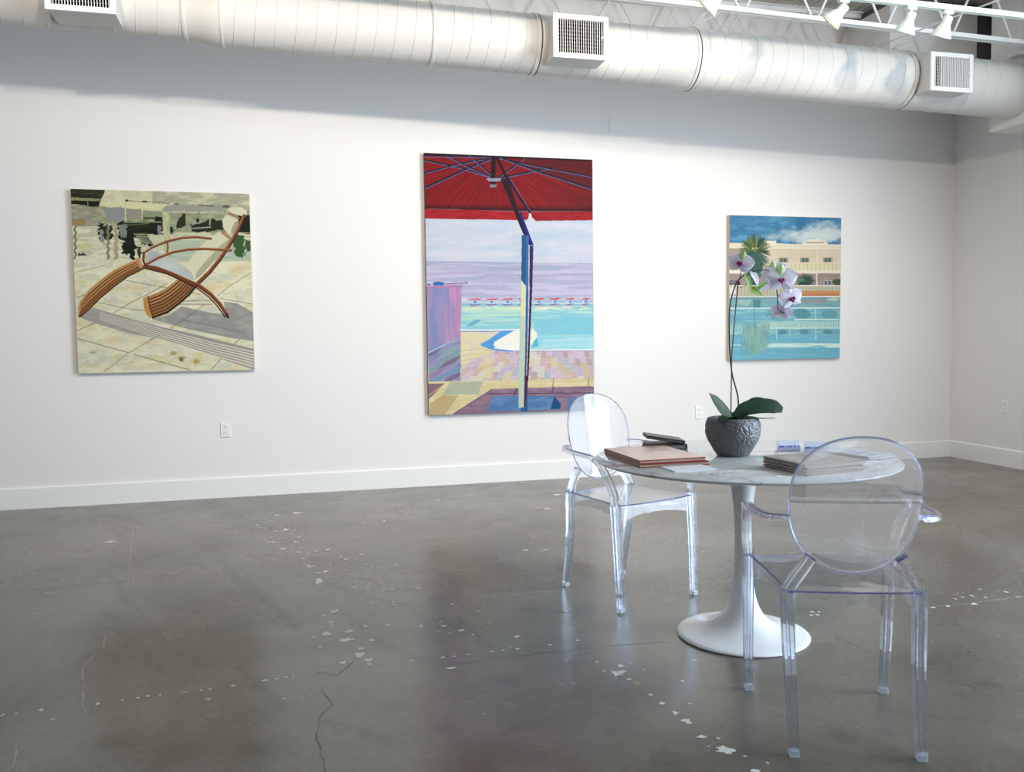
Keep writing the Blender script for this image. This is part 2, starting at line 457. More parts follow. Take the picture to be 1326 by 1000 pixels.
def build_floor():
    step = 0.03
    xs = np.arange(XL, XR + 0.3 + step, step)
    ys = np.arange(YF - 0.2, YB + 0.2 + step, step)
    nx, ny = len(xs), len(ys)
    X, Y = np.meshgrid(xs, ys)
    co = np.stack([X.ravel(), Y.ravel(), np.zeros(X.size)], 1)
    # soot and trolley marks belong to the slab: kept as a colour attribute
    K = np.ones_like(X)
    wob = fbm(X * 3, Y * 3, 5)
    for x, y, r in STAINS:
        d = np.sqrt((X - x) ** 2 + (Y - y) ** 2) / r + (wob - 0.5) * 1.1
        K *= 1 - 0.38 * np.clip(1 - d, 0, 1)
    for P in SKIDS:
        for (ax, ay), (bx, by) in zip(P[:-1], P[1:]):
            L2 = (bx - ax) ** 2 + (by - ay) ** 2 + 1e-9
            t = np.clip(((X - ax) * (bx - ax) + (Y - ay) * (by - ay)) / L2, 0, 1)
            d = np.sqrt((X - ax - t * (bx - ax)) ** 2 + (Y - ay - t * (by - ay)) ** 2)
            K *= 1 - 0.36 * np.clip(1 - d / 0.035, 0, 1)
    warm = fbm(X * 0.8 + 9, Y * 0.8, 11)
    C = np.stack([K * (1 + 0.05 * (warm - 0.5)), K, K * (1 - 0.10 * (warm - 0.5)), np.ones_like(K)], -1).reshape(-1, 4)
    i = (np.arange(ny - 1)[:, None] * nx + np.arange(nx - 1)[None, :]).ravel()
    F = np.stack([i, i + 1, i + nx + 1, i + nx], 1)
    me = bpy.data.meshes.new('floor')
    # slab faces plus thin residue islands and crack ribbons lying in the surface
    ev, ef, em = [], [], []
    def island(cx, cyy, rx, ry, mat, z):
        n = 18 if rx > 0.02 else 9
        o = len(ev)
        ph = random.random() * 6
        ev.append((cx, cyy, z))
        for k in range(n):
            a = 2 * PI * k / n
            q = 0.50 + 0.72 * random.random() + 0.15 * math.sin(3 * a + ph)
            ev.append((cx + rx * q * math.cos(a), cyy + ry * q * math.sin(a), z))
        for k in range(n):
            ef.append((o, o + 1 + k, o + 1 + (k + 1) % n))
            em.append(mat)
    def ribbon(P, w, mat, z, jit):
        pts = []
        for (ax, ay), (bx, by) in zip(P[:-1], P[1:]):
            n = max(2, int(math.hypot(bx - ax, by - ay) / 0.035))
            for k in range(n):
                t = k / n
                pts.append((ax + (bx - ax) * t + random.uniform(-jit, jit), ay + (by - ay) * t + random.uniform(-jit, jit)))
        pts.append(P[-1])
        o = len(ev)
        for k, (x, y) in enumerate(pts):
            a, b_ = pts[max(k - 1, 0)], pts[min(k + 1, len(pts) - 1)]
            dx, dy = b_[0] - a[0], b_[1] - a[1]
            L = math.hypot(dx, dy) + 1e-9
            ww = w * random.uniform(0.35, 1.2)
            ev.append((x - dy / L * ww, y + dx / L * ww, z))
            ev.append((x + dy / L * ww, y - dx / L * ww, z))
        for k in range(len(pts) - 1):
            ef.append((o + 2 * k, o + 2 * k + 1, o + 2 * k + 3, o + 2 * k + 2))
            em.append(mat)
    for x, y, a, b_, t in FLAKES:
        island(x, y, a * 1.7, max(b_ * 1.6, 0.008), 2 if t else 1, 0.0009)
        if a > 0.012 and random.random() < 0.6:
            for q in range(3):
                island(x + random.uniform(-1, 1) * 3 * a, y + random.uniform(-1, 1) * 0.06, a * 0.35, max(b_ * 0.35, 0.004), 1, 0.0008)
    for k in range(130):                                     # small chips scattered along the old wall line
        t = random.random()
        x = -0.25 + 0.98 * t + random.gauss(0, 0.11)
        y = 6.1 - 2.75 * t + random.gauss(0, 0.06)
        r = random.uniform(0.003, 0.012)
        island(x, y, r * 1.3, r, 1, 0.0008)
    for P in CRACKS:
        ribbon(P, 0.0010, 3, 0.0006, 0.006)
    for P in PALE:
        ribbon(P, 0.0028, 4, 0.0006, 0.003)
    nv, nf = len(co), len(F)
    allv = [tuple(p) for p in co] + ev
    me.from_pydata(allv, [], [tuple(q) for q in F.tolist()] + [tuple(j + nv for j in q) for q in ef])
    for m in (M_floor, M_flake, M_flake2, M_crack, M_pale):
        me.materials.append(m)
    me.polygons.foreach_set('material_index', [0] * nf + em)
    ca = me.color_attributes.new('stain', 'FLOAT_COLOR', 'POINT')
    full = np.ones((len(allv), 4), np.float32)
    full[:nv] = C
    ca.data.foreach_set('color', full.ravel())
    me.update()
    o = bpy.data.objects.new('floor', me)
    S.collection.objects.link(o)
    return structure(o)
build_floor()

# ---- walls
b = MB(); b.box(XL - 0.15, XR + 0.15, YB, YB + 0.15, -0.05, H); structure(b.build('wall_back', M_wall))
def wall_with_hole(name, axis, pos, thick, a0, a1, h0, h1, z0, z1):
    b = MB()
    lo, hi = min(pos, pos + thick), max(pos, pos + thick)
    def put(p0, p1, q0, q1):
        if axis == 'x':
            b.box(lo, hi, p0, p1, q0, q1)
        else:
            b.box(p0, p1, lo, hi, q0, q1)
    put(a0, h0, 0, 4.3); put(h1, a1, 0, 4.3); put(h0, h1, 0, z0); put(h0, h1, z1, 4.3)
    return structure(b.build(name, M_wall))
wall_with_hole('wall_right', 'x', XR, 0.2, YF, YB, -2.9, 3.7, 0.25, 3.2)
b = MB(); b.box(XL, XR, YF - 0.2, YF, 0, 4.3); structure(b.build('wall_front', material('unseen_wall_grey', rgb(128, 124, 120), rough=0.8)))  # unseen wall, grey chosen to dim fill and its reflection in the chairs
b = MB(); b.box(XL - 0.2, XL, YF, YB, 0, 4.3); structure(b.build('wall_left', M_wall))
# window frames in the openings the daylight comes through (out of the photo)
b = MB()
for y in (-2.9, -1.25, 0.4, 2.05, 3.65):
    b.box(XR + 0.06, XR + 0.14, y, y + 0.05, 0.25, 3.2)
b.box(XR + 0.06, XR + 0.14, -2.9, 3.7, 0.25, 0.31); b.box(XR + 0.06, XR + 0.14, -2.9, 3.7, 3.14, 3.2)
structure(b.build('window_1', M_steel))
# baseboards with an eased top edge
def base_board(name, horiz, a0, a1, face, s_):
    b = MB()
    prof = [(0, 0), (0, 0.150), (0.003, 0.1555), (0.008, 0.158), (0.016, 0.158), (0.016, 0)]
    vs = []
    for t in (a0, a1):
        for d, z in prof:
            vs.append((t, face + s_ * d, z) if horiz else (face + s_ * d, t, z))
    n = len(prof)
    b.add(vs, [(i, (i + 1) % n, n + (i + 1) % n, n + i) for i in range(n)] + [tuple(range(n)), tuple(range(n, 2 * n))])
    return structure(b.build(name, M_trim))
base_board('baseboard_back', True, XL, XR, YB - 0.016, 1)
base_board('baseboard_right', False, 3.75, YB, XR - 0.016, 1)
base_board('baseboard_left', False, YF, YB, XL + 0.016, -1)

# ---- corrugated steel roof deck
def deck():
    b = MB()
    x, z0 = XL - 0.2, H
    P = []
    while x < XR + 0.3:
        P += [(x, z0), (x + 0.018, z0), (x + 0.028, z0 + 0.022), (x + 0.050, z0 + 0.022)]
        x += 0.06
    vs = [(px, y, pz) for y in (YF - 0.2, YB + 0.1) for px, pz in P]
    n = len(P)
    b.add(vs, [(i, i + 1, n + i + 1, n + i) for i in range(n - 1)])
    b.box(XL - 0.2, XR + 0.2, YF - 0.3, YB + 0.4, H + 0.03, H + 0.12, 1)  # added dark backing: blackens the flute gaps, stops outside light leaking in
    b.box(XL - 0.2, XR + 0.2, YB + 0.12, YB + 0.16, H - 0.05, H + 0.03, 1)
    return structure(b.build('ceiling', [M_deck, M_dark], recalc=False))
deck()

M_gap_shade = material('gap_shade_grey', rgb(104, 100, 104), rough=0.8)  # darkened wall colour: the shade of the gaps is put into it
# ---- boxed-in bulkheads at the right end
b = MB(); b.box(5.75, XR, 4.3, 6.08, 2.885, H - 0.005); structure(b.build('trim_1', M_wall))
b = MB(); b.box(5.013, 5.90, 6.40, YB, 3.42, 4.0); b.box(5.90, XR, 6.50, YB, 3.42, 4.0, 1)
b.box(5.02, XR, 6.41, YB, 4.0, 4.045, 1); structure(b.build('trim_2', [M_wall, M_gap_shade]))  # slot and top strip carry the shadow gaps in their colour

# ================================================================== DUCT, JOISTS, TRACK
TILT = -0.0205
def zc(x):                                   # duct centre line falls slightly towards the right
    return 3.283 + TILT * x
DY = 5.85
duct = thing('air_duct', 'long white round spiral air duct with three grille vents, under the ceiling', 'air duct', (0, DY, 0))
def duct_tube(name, x0, x1, r0, r1, seams=True, lip=0.0):
    b = MB()
    n = 72
    N = max(1, int((x1 - x0) / 0.25)) if seams else 6
    vs, fs = [], []
    for i in range(N + 1):
        t = i / N
        x = x0 + (x1 - x0) * t
        ts = t * t * (3 - 2 * t)
        r = r0 + (r1 - r0) * ts
        for k in range(n):
            a = 2 * PI * k / n
            vs.append((x, r * math.sin(a), zc(x) + r * math.cos(a)))
    for i in range(N):
        for k in range(n):
            j = (k + 1) % n
            fs.append((i * n + k, i * n + j, (i + 1) * n + j, (i + 1) * n + k))
    b.add(vs, fs, 0, True)
    if seams:                                # the lock seam winding round the tube
        pitch, w, h = 0.124, 0.0035, 0.0024
        turns = (x1 - x0) / pitch
        K = int(turns * 60)
        vs, fs = [], []
        for i in range(K + 1):
            a = 2 * PI * i / 60
            x = x0 + pitch * i / 60
            for dx, r in ((-w, r0 - 0.001), (-w * 0.5, r0 + h), (w * 0.5, r0 + h), (w, r0 - 0.001)):
                vs.append((x + dx, r * math.sin(a), zc(x) + r * math.cos(a)))
        for i in range(K):
            for q in range(3):
                fs.append((i * 4 + q, i * 4 + q + 1, i * 4 + q + 5, i * 4 + q + 4))
        b.add(vs, fs, 0, False)
    return b.build(name, M_duct, duct, recalc=False)
def ring(x, r, w, mat=None, name='joint_band'):
    b = MB()
    M = Matrix.Translation((x, 0, zc(x))) @ Matrix.Rotation(PI / 2, 4, 'Y')
    b.lathe([(r, -w), (r + 0.005, -w), (r + 0.006, -w + 0.003), (r + 0.006, w - 0.003), (r + 0.005, w), (r, w)], 72, M)
    return b.build(name, mat or M_duct, duct)
R1, R2, R3 = 0.172, 0.197, 0.214
duct_tube('duct_section', -3.4, -0.56, R1, R1)
duct_tube('reducer', -0.56, -0.35, R1 - 0.001, R2 + 0.003, seams=False)
duct_tube('duct_section', -0.35, 2.62, R2, R2)
duct_tube('reducer', 2.60, 2.87, R2 + 0.001, R3 + 0.004, seams=False)
duct_tube('duct_section', 2.85, 5.76, R3, R3)
ring(-0.57, R1, 0.012); ring(-0.35, R2, 0.008); ring(2.86, R3, 0.012); ring(0.98, R2, 0.012); ring(1.69, R2 + 0.001, 0.014); ring(4.66, R3 + 0.001, 0.016); ring(5.72, R3, 0.03)
M_joint_shade = material('joint_shadow_dark', rgb(84, 80, 76), rough=0.8)  # dark rings stand in for the shadow gap at each joint
for x, r in ((1.708, R2 + 0.0015), (4.680, R3 + 0.0015), (2.876, R3 + 0.001)):
    ring(x, r, 0.004, M_joint_shade, 'joint_shadow_ring')

def diffuser(cx, w):
    # a take-off box riveted to the duct: a part of it, with its grille as sub-parts
    zmid = zc(cx) - (0.034 if cx < 4 else 0.020)
    hw, hh, d = w / 2, 0.142, 0.36
    b = MB()                                 # sheet metal box, its back edge cut to the round of the duct
    T = 0.004
    RR_ = (R3 if cx > 4 else R2 if cx > 0 else R1) + 0.004
    dz0 = zc(cx) - zmid
    def back_y(z):
        q = RR_ * RR_ - (z - dz0) ** 2
        return (DY - 5.52) - (math.sqrt(q) if q > 0 else 0.0)
    zt_, zb_ = hh - 0.012, -hh + 0.010
    b.box(-hw + 0.012, hw - 0.012, 0.014, back_y(zt_), zt_ - T, zt_)
    b.box(-hw + 0.012, hw - 0.012, 0.014, back_y(zb_), zb_, zb_ + T)
    for xa in (-hw + 0.008, hw - 0.012):
        Zs = [zb_ + (zt_ - zb_) * k / 14 for k in range(15)]
        out = [(0.014, zb_), ] + [(back_y(z), z) for z in Zs] + [(0.014, zt_)]
        m_ = len(out)
        vs = [(xx, y, z) for xx in (xa, xa + T) for y, z in out]
        b.add(vs, [tuple(range(m_)), tuple(range(m_, 2 * m_))] + [(k, (k + 1) % m_, m_ + (k + 1) % m_, m_ + k) for k in range(m_)])
    t = b.build('air_diffuser', M_duct, duct)
    t.location = (cx, 5.52 - DY, zmid)
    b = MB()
    b.box(-hw + 0.02, hw - 0.02, 0.070, 0.074, -hh + 0.02, hh - 0.02)  # black sheet stands in for the unlit hollow of the box
    b.build('interior_shade_sheet', M_dark, t)
    b = MB()
    fr = 0.032
    for a in ((-hw, hw, hh - fr, hh), (-hw, hw, -hh, -hh + fr), (-hw, -hw + fr, -hh + fr, hh - fr), (hw - fr, hw, -hh + fr, hh - fr)):
        b.box(a[0], a[1], -0.004, 0.014, a[2], a[3])
    b.build('grille_frame', M_steel, t)
    b = MB()
    n = 20
    for i in range(n):
        x = -hw + fr + (w - 2 * fr) * (i + 0.5) / n
        M = Matrix.Translation((x, 0.016, 0)) @ Matrix.Rotation(math.radians(11 if cx < 0 else -19 if cx < 4 else (-41 if i < 4 else -8)), 4, 'Z')
        b.box(-0.0020, 0.0020, -0.012, 0.008, -hh + fr, hh - fr, M=M)
    b.build('vertical_louvres', M_steel, t)
    b = MB()
    for i in range(9):
        z = -hh + fr + (2 * hh - 2 * fr) * (i + 0.5) / 9
        b.box(-hw + fr, hw - fr, 0.034, 0.044, z - 0.0009, z + 0.0009)
    b.build('rear_louvres', material('louvre_grey_%d' % int(cx * 10 + 50), rgb(120, 118, 114), rough=0.5), t)
    b = MB(); b.box(hw - fr - 0.016, hw - fr - 0.008, -0.010, 0.012, -0.004, 0.010); b.build('damper_lever', M_plate, t)
    return t
diffuser(-1.105, 0.375)
diffuser(1.935, 0.385)
diffuser(4.870, 0.375)

def rod(b, p, q, r=0.008, n=8):
    b.tube([p, q], r, n)

def joist(y, zb, ztop, xs_bottom, spacing, x0, x1, label, r=0.009):
    t = thing('bar_joist', label, 'roof joist', (0, y, 0))
    def zz(z, x): return z + TILT * x
    b = MB()
    for dy in (-0.030, 0.006):
        b.sweep([(x0, dy + 0.012, zz(zb, x0)), (x1, dy + 0.012, zz(zb, x1))], [(-0.012, -0.002), (0.012, -0.002), (0.012, 0.002), (-0.012, 0.002)])
        b.sweep([(x0, dy + 0.012, zz(zb, x0)), (x1, dy + 0.012, zz(zb, x1))], [(-0.002, 0), (0.002, 0), (0.002, 0.034), (-0.002, 0.034)])
    b.build('bottom_chord', M_steel, t)
    b = MB()
    b.box(x0, x1, -0.05, 0.05, ztop, ztop + 0.006); b.box(x0, x1, -0.012, -0.008, ztop - 0.035, ztop); b.box(x0, x1, 0.008, 0.012, ztop - 0.035, ztop)
    b.build('top_chord', M_steel, t)
    x = xs_bottom
    while x - spacing > x0 + 0.1:
        x -= spacing
    while x + 0.1 < x1:
        for s_ in (-1, 1):
            xe = x + s_ * (spacing / 2 - 0.012)
            if x0 < xe < x1:
                b = MB(); rod(b, (x + s_ * 0.018, 0, zz(zb, x) + 0.014), (xe, 0, ztop - 0.02), r)
                b.build('web_rod', M_steel, t)
        x += spacing
    return t
joist(5.60, 3.555, 4.02, 3.750, 0.585, -3.0, 5.74, 'white open web roof joist directly above the duct')
joist(6.75, 3.62, 4.03, 4.135, 0.59, -3.0, 4.98, 'white open web roof joist between the duct and the wall', 0.0075)
t = thing('bridging_bar', 'thin white bridging bar crossing between the roof joists at the right', 'bridging bar', (0, 0, 0))
b = MB(); b.sweep([(4.53, 6.70, 3.520), (4.53, 5.62, 3.440), (4.52, 4.60, 3.360), (4.51, 3.4, 3.270)], [(-0.010, -0.002), (0.010, -0.002), (0.010, 0.002), (-0.010, 0.002)]); b.build('flat_bar', M_steel, t)
for x, nm in ((2.90, 'white strap hanging the duct from the joist at the middle joint'), (4.60, 'white strap hanging the duct beside the rightmost vent'), (0.98, 'white strap hanging the duct left of the middle vent')):
    h = thing('duct_hanger', nm, 'duct hanger', (x, 5.60, 0), 0, 'duct hangers')
    rr = R3 if x > 2.7 else R2
    b = MB()
    pts = [(0, 0.0, 3.546 + TILT * x), (0, 0.03, zc(x) + rr + 0.050)]
    b.sweep(pts, [(-0.010, -0.0015), (0.010, -0.0015), (0.010, 0.0015), (-0.010, 0.0015)], up=(0, 1, 0))
    b.sweep([(0, 0.03, zc(x) + rr + 0.050), (0, 0.25, zc(x) + rr + 0.014)], [(-0.012, -0.0015), (0.012, -0.0015), (0.012, 0.0015), (-0.012, 0.0015)])
    b.sweep([(0, 0.25, zc(x) + rr + 0.014), (0.10, 0.02, 3.546 + TILT * x)], [(-0.010, -0.0015), (0.010, -0.0015), (0.010, 0.0015), (-0.010, 0.0015)])
    b.build('strap', M_steel, h)
b = MB(); b.rbox(5.66, 5.752, 5.70, 5.82, 3.41, 3.51, 0.006)
tag(b.build('junction_box', M_plate), 'small white box fixed to the bulkhead above the duct end', 'junction box')

# ---- track and heads
t = thing('light_track', 'pale mint ceiling light track running across the top right', 'light track', (0, 4.8, 0))
b = MB(); b.sweep([(-2.4, 0, 3.332 + 0.009 * 6), (5.2, 0, 3.318 - 0.0095)], [(-0.018, -0.016), (-0.006, -0.016), (-0.006, -0.004), (0.006, -0.004), (0.006, -0.016), (0.018, -0.016), (0.018, 0.018), (-0.018, 0.018)])
b.build('rail', M_lamp, t)
for x in (-1.9, 0.5, 2.9, 5.0):
    b = MB()
    b.tube([(x, 0, 3.34), (x, 0, 4.07)], 0.006, 8)
    b.build('suspension_rod', M_steel, t)

def rail_z(x):
    return 3.386 + (3.3085 - 3.386) * (x + 2.4) / 7.6

def track_head(x, aim, label, power=1.0, y=4.8, zr=None, cone=132):
    zt = (rail_z(x) if zr is None else zr) - 0.0175
    t = thing('track_light', label, 'track light', (x, y, zt), 0, 'track lights')
    b = MB(); b.rbox(-0.035, 0.035, -0.016, 0.016, -0.022, 0.0, 0.003)
    b.build('track_adapter', M_lamp, t)
    a = Vector(aim).normalized()
    piv = Vector((0.0, 0.0, -0.052))
    b = MB()
    b.tube([(0, 0, -0.02), (0, 0, -0.045)], 0.009, 10)
    b.rbox(-0.010, 0.010, -0.022, 0.022, -0.066, -0.042, 0.004)
    b.build('swivel', M_lamp, t)
    Mx = Matrix.Translation(piv) @ a.to_track_quat('Z', 'Y').to_matrix().to_4x4()
    b = MB()
    prof = [(0.002, -0.022), (0.024, -0.020), (0.030, -0.010), (0.030, 0.030), (0.036, 0.040), (0.050, 0.070), (0.066, 0.102), (0.070, 0.110),
            (0.067, 0.110), (0.062, 0.100), (0.046, 0.070), (0.032, 0.044), (0.026, 0.034), (0.002, 0.032)]
    b.lathe(prof, 40, Mx)
    b.build('lamp_shade', M_lamp, t)
    b = MB()
    b.lathe([(0.001, 0.088), (0.030, 0.086), (0.047, 0.078), (0.045, 0.070), (0.020, 0.045), (0.001, 0.040)], 32, Mx)
    b.build('bulb', M_bulb, t)
    d = bpy.data.lights.new('track_light_beam', 'SPOT')
    d.energy = LAMP_POWER * power
    d.color = LAMP_COLOR
    d.spot_size = math.radians(cone)
    d.spot_blend = 0.7
    d.shadow_soft_size = 0.03
    o = bpy.data.objects.new('track_light_beam', d)
    S.collection.objects.link(o)
    o.parent = t
    o.location = piv + a * 0.112
    o.rotation_euler = a.to_track_quat('-Z', 'Y').to_euler()
    return t
track_head(2.57, (-0.55, 0.45, -0.62), 'mint track light at the top edge, left of the other three', 0.45)
track_head(3.42, (-0.50, 0.42, -0.62), 'mint track light tilted left, second from the left', 0.45)
track_head(3.915, (-0.12, 0.42, -0.90), 'mint track light pointing down, left one of the close pair', 0.7)
track_head(4.195, (-0.10, 0.46, -0.88), 'mint track light pointing down, right one of the close pair', 0.7)
# a second track nearer the room's middle, above the photo's top edge, lights the long wall
t = thing('light_track', 'second mint light track above the photo, further from the wall', 'light track', (0, 3.2, 0))
b = MB(); b.sweep([(-2.6, 0, 3.40), (4.6, 0, 3.40)], [(-0.018, -0.016), (-0.006, -0.016), (-0.006, -0.004), (0.006, -0.004), (0.006, -0.016), (0.018, -0.016), (0.018, 0.018), (-0.018, 0.018)])
b.build('rail', M_lamp, t)
for x in (-2.2, 1.0, 4.2):
    b = MB(); b.tube([(x, 0, 3.42), (x, 0, 4.07)], 0.006, 8); b.build('suspension_rod', M_steel, t)
for x, ax, pw, nm in ((-1.05, 0.04, 1.8, 'leftmost mint track light above the photo, aimed at the lounge chair painting'), (-0.35, 0.0, 1.45, 'mint track light above the photo, second from the left on the far track'),
                      (0.75, 0.0, 1.5, 'mint track light above the photo, aimed between two paintings'), (1.95, 0.0, 1.6, 'mint track light above the photo, aimed at the red parasol painting'),
                      (3.60, 0.05, 1.7, 'mint track light above the photo, aimed at the hotel painting')):
    track_head(x, (ax, 0.90, -0.42), nm, pw, 3.2, 3.40, 92 if x < -1 else 112)

# ---- wall plates
def outlet(loc, rz, label):
    t = thing('wall_outlet', label, 'wall outlet', loc, rz, 'wall outlets')
    b = MB(); b.rbox(-0.036, 0.036, -0.007, 0.0, -0.058, 0.058, 0.0025); b.build('cover_plate', M_plate, t)
    for s_ in (-1, 1):
        b = MB()
        b.rbox(-0.017, 0.017, -0.0095, -0.006, s_ * 0.0215 - 0.015, s_ * 0.0215 + 0.015, 0.0012)
        for dx, hh in ((-0.0065, 0.0045), (0.0065, 0.0035)):
            b.box(dx - 0.0012, dx + 0.0012, -0.0100, -0.0094, s_ * 0.0215 + 0.002 - hh, s_ * 0.0215 + 0.002 + hh, 1)
        b.box(-0.0022, 0.0022, -0.0100, -0.0094, s_ * 0.0215 - 0.011, s_ * 0.0215 - 0.007, 1)
        b.build('socket', [M_plate, M_slot], t)
outlet((-0.492, YB, 0.531), 0, 'white wall outlet below the lounge chair painting')
outlet((3.540, YB, 0.527), 0, 'white wall outlet just left of the orchid pot, behind the table')
outlet((XR, 6.33, 0.537), -PI / 2, 'white wall outlet on the right side wall')
b = MB(); b.rbox(2.700, 2.808, YB - 0.006, YB, 2.965, 3.072, 0.0025)
tag(b.build('blank_cover_plate', M_wall), 'square blank cover plate painted in the wall colour, high between paintings', 'cover plate')

# ================================================================== PAINTINGS
M_art = attr_mat('oil_paint', 'print', rough=0.6, spec=0.15, bump=0.2, bscale=180)
M_canvas = material('raw_canvas_edge', rgb(205, 196, 180), rough=0.9, bump=0.3, bscale=500)
M_canvas_dark = material('painted_canvas_edge', rgb(84, 62, 58), rough=0.7)

class Art:
    """colours of a painted canvas, brushed on a fine grid; outlines are given in the canvas's own tracing frame"""
    def __init__(s, corners, w, h, res):
        s.w, s.h = w, h
        s.nx, s.ny = int(w * res), int(h * res)
        (x0, y0), (x1, y1), (x2, y2), (x3, y3) = corners        # TL TR BR BL
        u, v = np.meshgrid((np.arange(s.nx)) / (s.nx - 1), (np.arange(s.ny)) / (s.ny - 1))
        # homography unit square -> tracing frame
        dx1, dx2, sx = x1 - x2, x3 - x2, x0 - x1 + x2 - x3
        dy1, dy2, sy2 = y1 - y2, y3 - y2, y0 - y1 + y2 - y3
        den = dx1 * dy2 - dx2 * dy1
        g, hh = (sx * dy2 - dx2 * sy2) / den, (dx1 * sy2 - sx * dy1) / den
        a, b_, c = x1 - x0 + g * x1, x3 - x0 + hh * x3, x0
        d, e, f = y1 - y0 + g * y1, y3 - y0 + hh * y3, y0
        q = g * u + hh * v + 1
        s.X, s.Y = (a * u + b_ * v + c) / q, (d * u + e * v + f) / q
        s.C = np.zeros(s.X.shape + (3,))

    def inside(s, P):
        X, Y = s.X, s.Y
        m = np.zeros(X.shape, bool)
        n = len(P)
        for i in range(n):
            (ax, ay), (bx, by) = P[i], P[(i + 1) % n]
            if ay == by:
                continue
            c = ((ay > Y) != (by > Y)) & (X < (bx - ax) * (Y - ay) / (by - ay) + ax)
            m ^= c
        return m

    def blend(s, m, col, a=1.0):
        m = (m * a)[..., None] if m.dtype != bool else (m.astype(float) * a)[..., None]
        col = np.asarray(col, float)
        s.C = s.C * (1 - m) + col * m

    def poly(s, P, c, a=1.0, rough=0.0, seed=0, scale=20.0):
        if rough:
            X, Y = s.X, s.Y
            s.X = X + (vnoise(X / scale, Y / scale, seed) - 0.5) * rough * 2
            s.Y = Y + (vnoise(X / scale + 7, Y / scale, seed + 3) - 0.5) * rough * 2
            m = s.inside(P)
            s.X, s.Y = X, Y
        else:
            m = s.inside(P)
        s.blend(m, c, a)
        return m

    def line(s, P, w, c, a=1.0, w1=None):
        m = np.zeros(s.X.shape)
        n = len(P) - 1
        for i in range(n):
            (ax, ay), (bx, by) = P[i], P[i + 1]
            L2 = (bx - ax) ** 2 + (by - ay) ** 2 + 1e-9
            t = np.clip(((s.X - ax) * (bx - ax) + (s.Y - ay) * (by - ay)) / L2, 0, 1)
            d = np.hypot(s.X - ax - t * (bx - ax), s.Y - ay - t * (by - ay))
            ww = w if w1 is None else w + (w1 - w) * (i + t) / n
            m = np.maximum(m, np.clip(ww / 2 - d + 0.7, 0, 1))
        s.blend(m, c, a)

    def blob(s, x, y, rx, ry, c, a=1.0, seed=0, rough=0.5, sc=14.0):
        d = np.hypot((s.X - x) / rx, (s.Y - y) / ry) + (fbm(s.X / sc, s.Y / sc, seed) - 0.5) * rough * 2
        s.blend(np.clip((1 - d) * 5, 0, 1), c, a)

    def soft(s, x, y, rx, ry, c, a=1.0):
        d = np.hypot((s.X - x) / rx, (s.Y - y) / ry)
        s.blend(np.clip(1 - d, 0, 1), c, a)

    def wash(s, m, c, amt, fx, fy, seed, lo=0.40, hi=0.66):
        n = fbm(s.X / fx, s.Y / fy, seed)
        s.blend(np.clip((n - lo) / (hi - lo), 0, 1) * (m.astype(float) if m is not None else 1.0), c, amt)

def hang(art, name, label, x0, x1, z0, z1, edge_mat, depth=0.038):
    t = thing(name, label, 'painting', ((x0 + x1) / 2, YB - 0.002, (z0 + z1) / 2), 0, 'paintings on the long wall')
    w, h = x1 - x0, z1 - z0
    b = MB(); b.box(-w / 2, w / 2, -depth, 0, -h / 2, h / 2)
    b.build('stretched_canvas', edge_mat, t)
    nx, ny = art.nx, art.ny
    X, Z = np.meshgrid(np.linspace(-w / 2 + 0.0005, w / 2 - 0.0005, nx), np.linspace(h / 2 - 0.0005, -h / 2 + 0.0005, ny))
    co = np.stack([X.ravel(), np.full(X.size, -depth - 0.0006), Z.ravel()], 1).astype(np.float32)
    i = (np.arange(ny - 1)[:, None] * nx + np.arange(nx - 1)[None, :]).ravel()
    F = np.stack([i, i + nx, i + nx + 1, i + 1], 1).astype(np.int32)
    me = bpy.data.meshes.new('painted_picture')
    me.vertices.add(len(co)); me.vertices.foreach_set('co', co.ravel())
    me.loops.add(F.size); me.loops.foreach_set('vertex_index', F.ravel())
    me.polygons.add(len(F)); me.polygons.foreach_set('loop_start', np.arange(0, F.size, 4, dtype=np.int32))
    try:
        me.polygons.foreach_set('loop_total', np.full(len(F), 4, dtype=np.int32))
    except Exception:
        pass
    ca = me.color_attributes.new('print', 'FLOAT_COLOR', 'POINT')
    A = np.ones((len(co), 4), np.float32)
    A[:, :3] = np.clip(art.C, 0, 1).reshape(-1, 3)
    ca.data.foreach_set('color', A.ravel())
    me.materials.append(M_art)
    me.update(calc_edges=True)
    me.validate()
    o = bpy.data.objects.new('painted_picture', me)
    S.collection.objects.link(o)
    o.parent = t
    return t

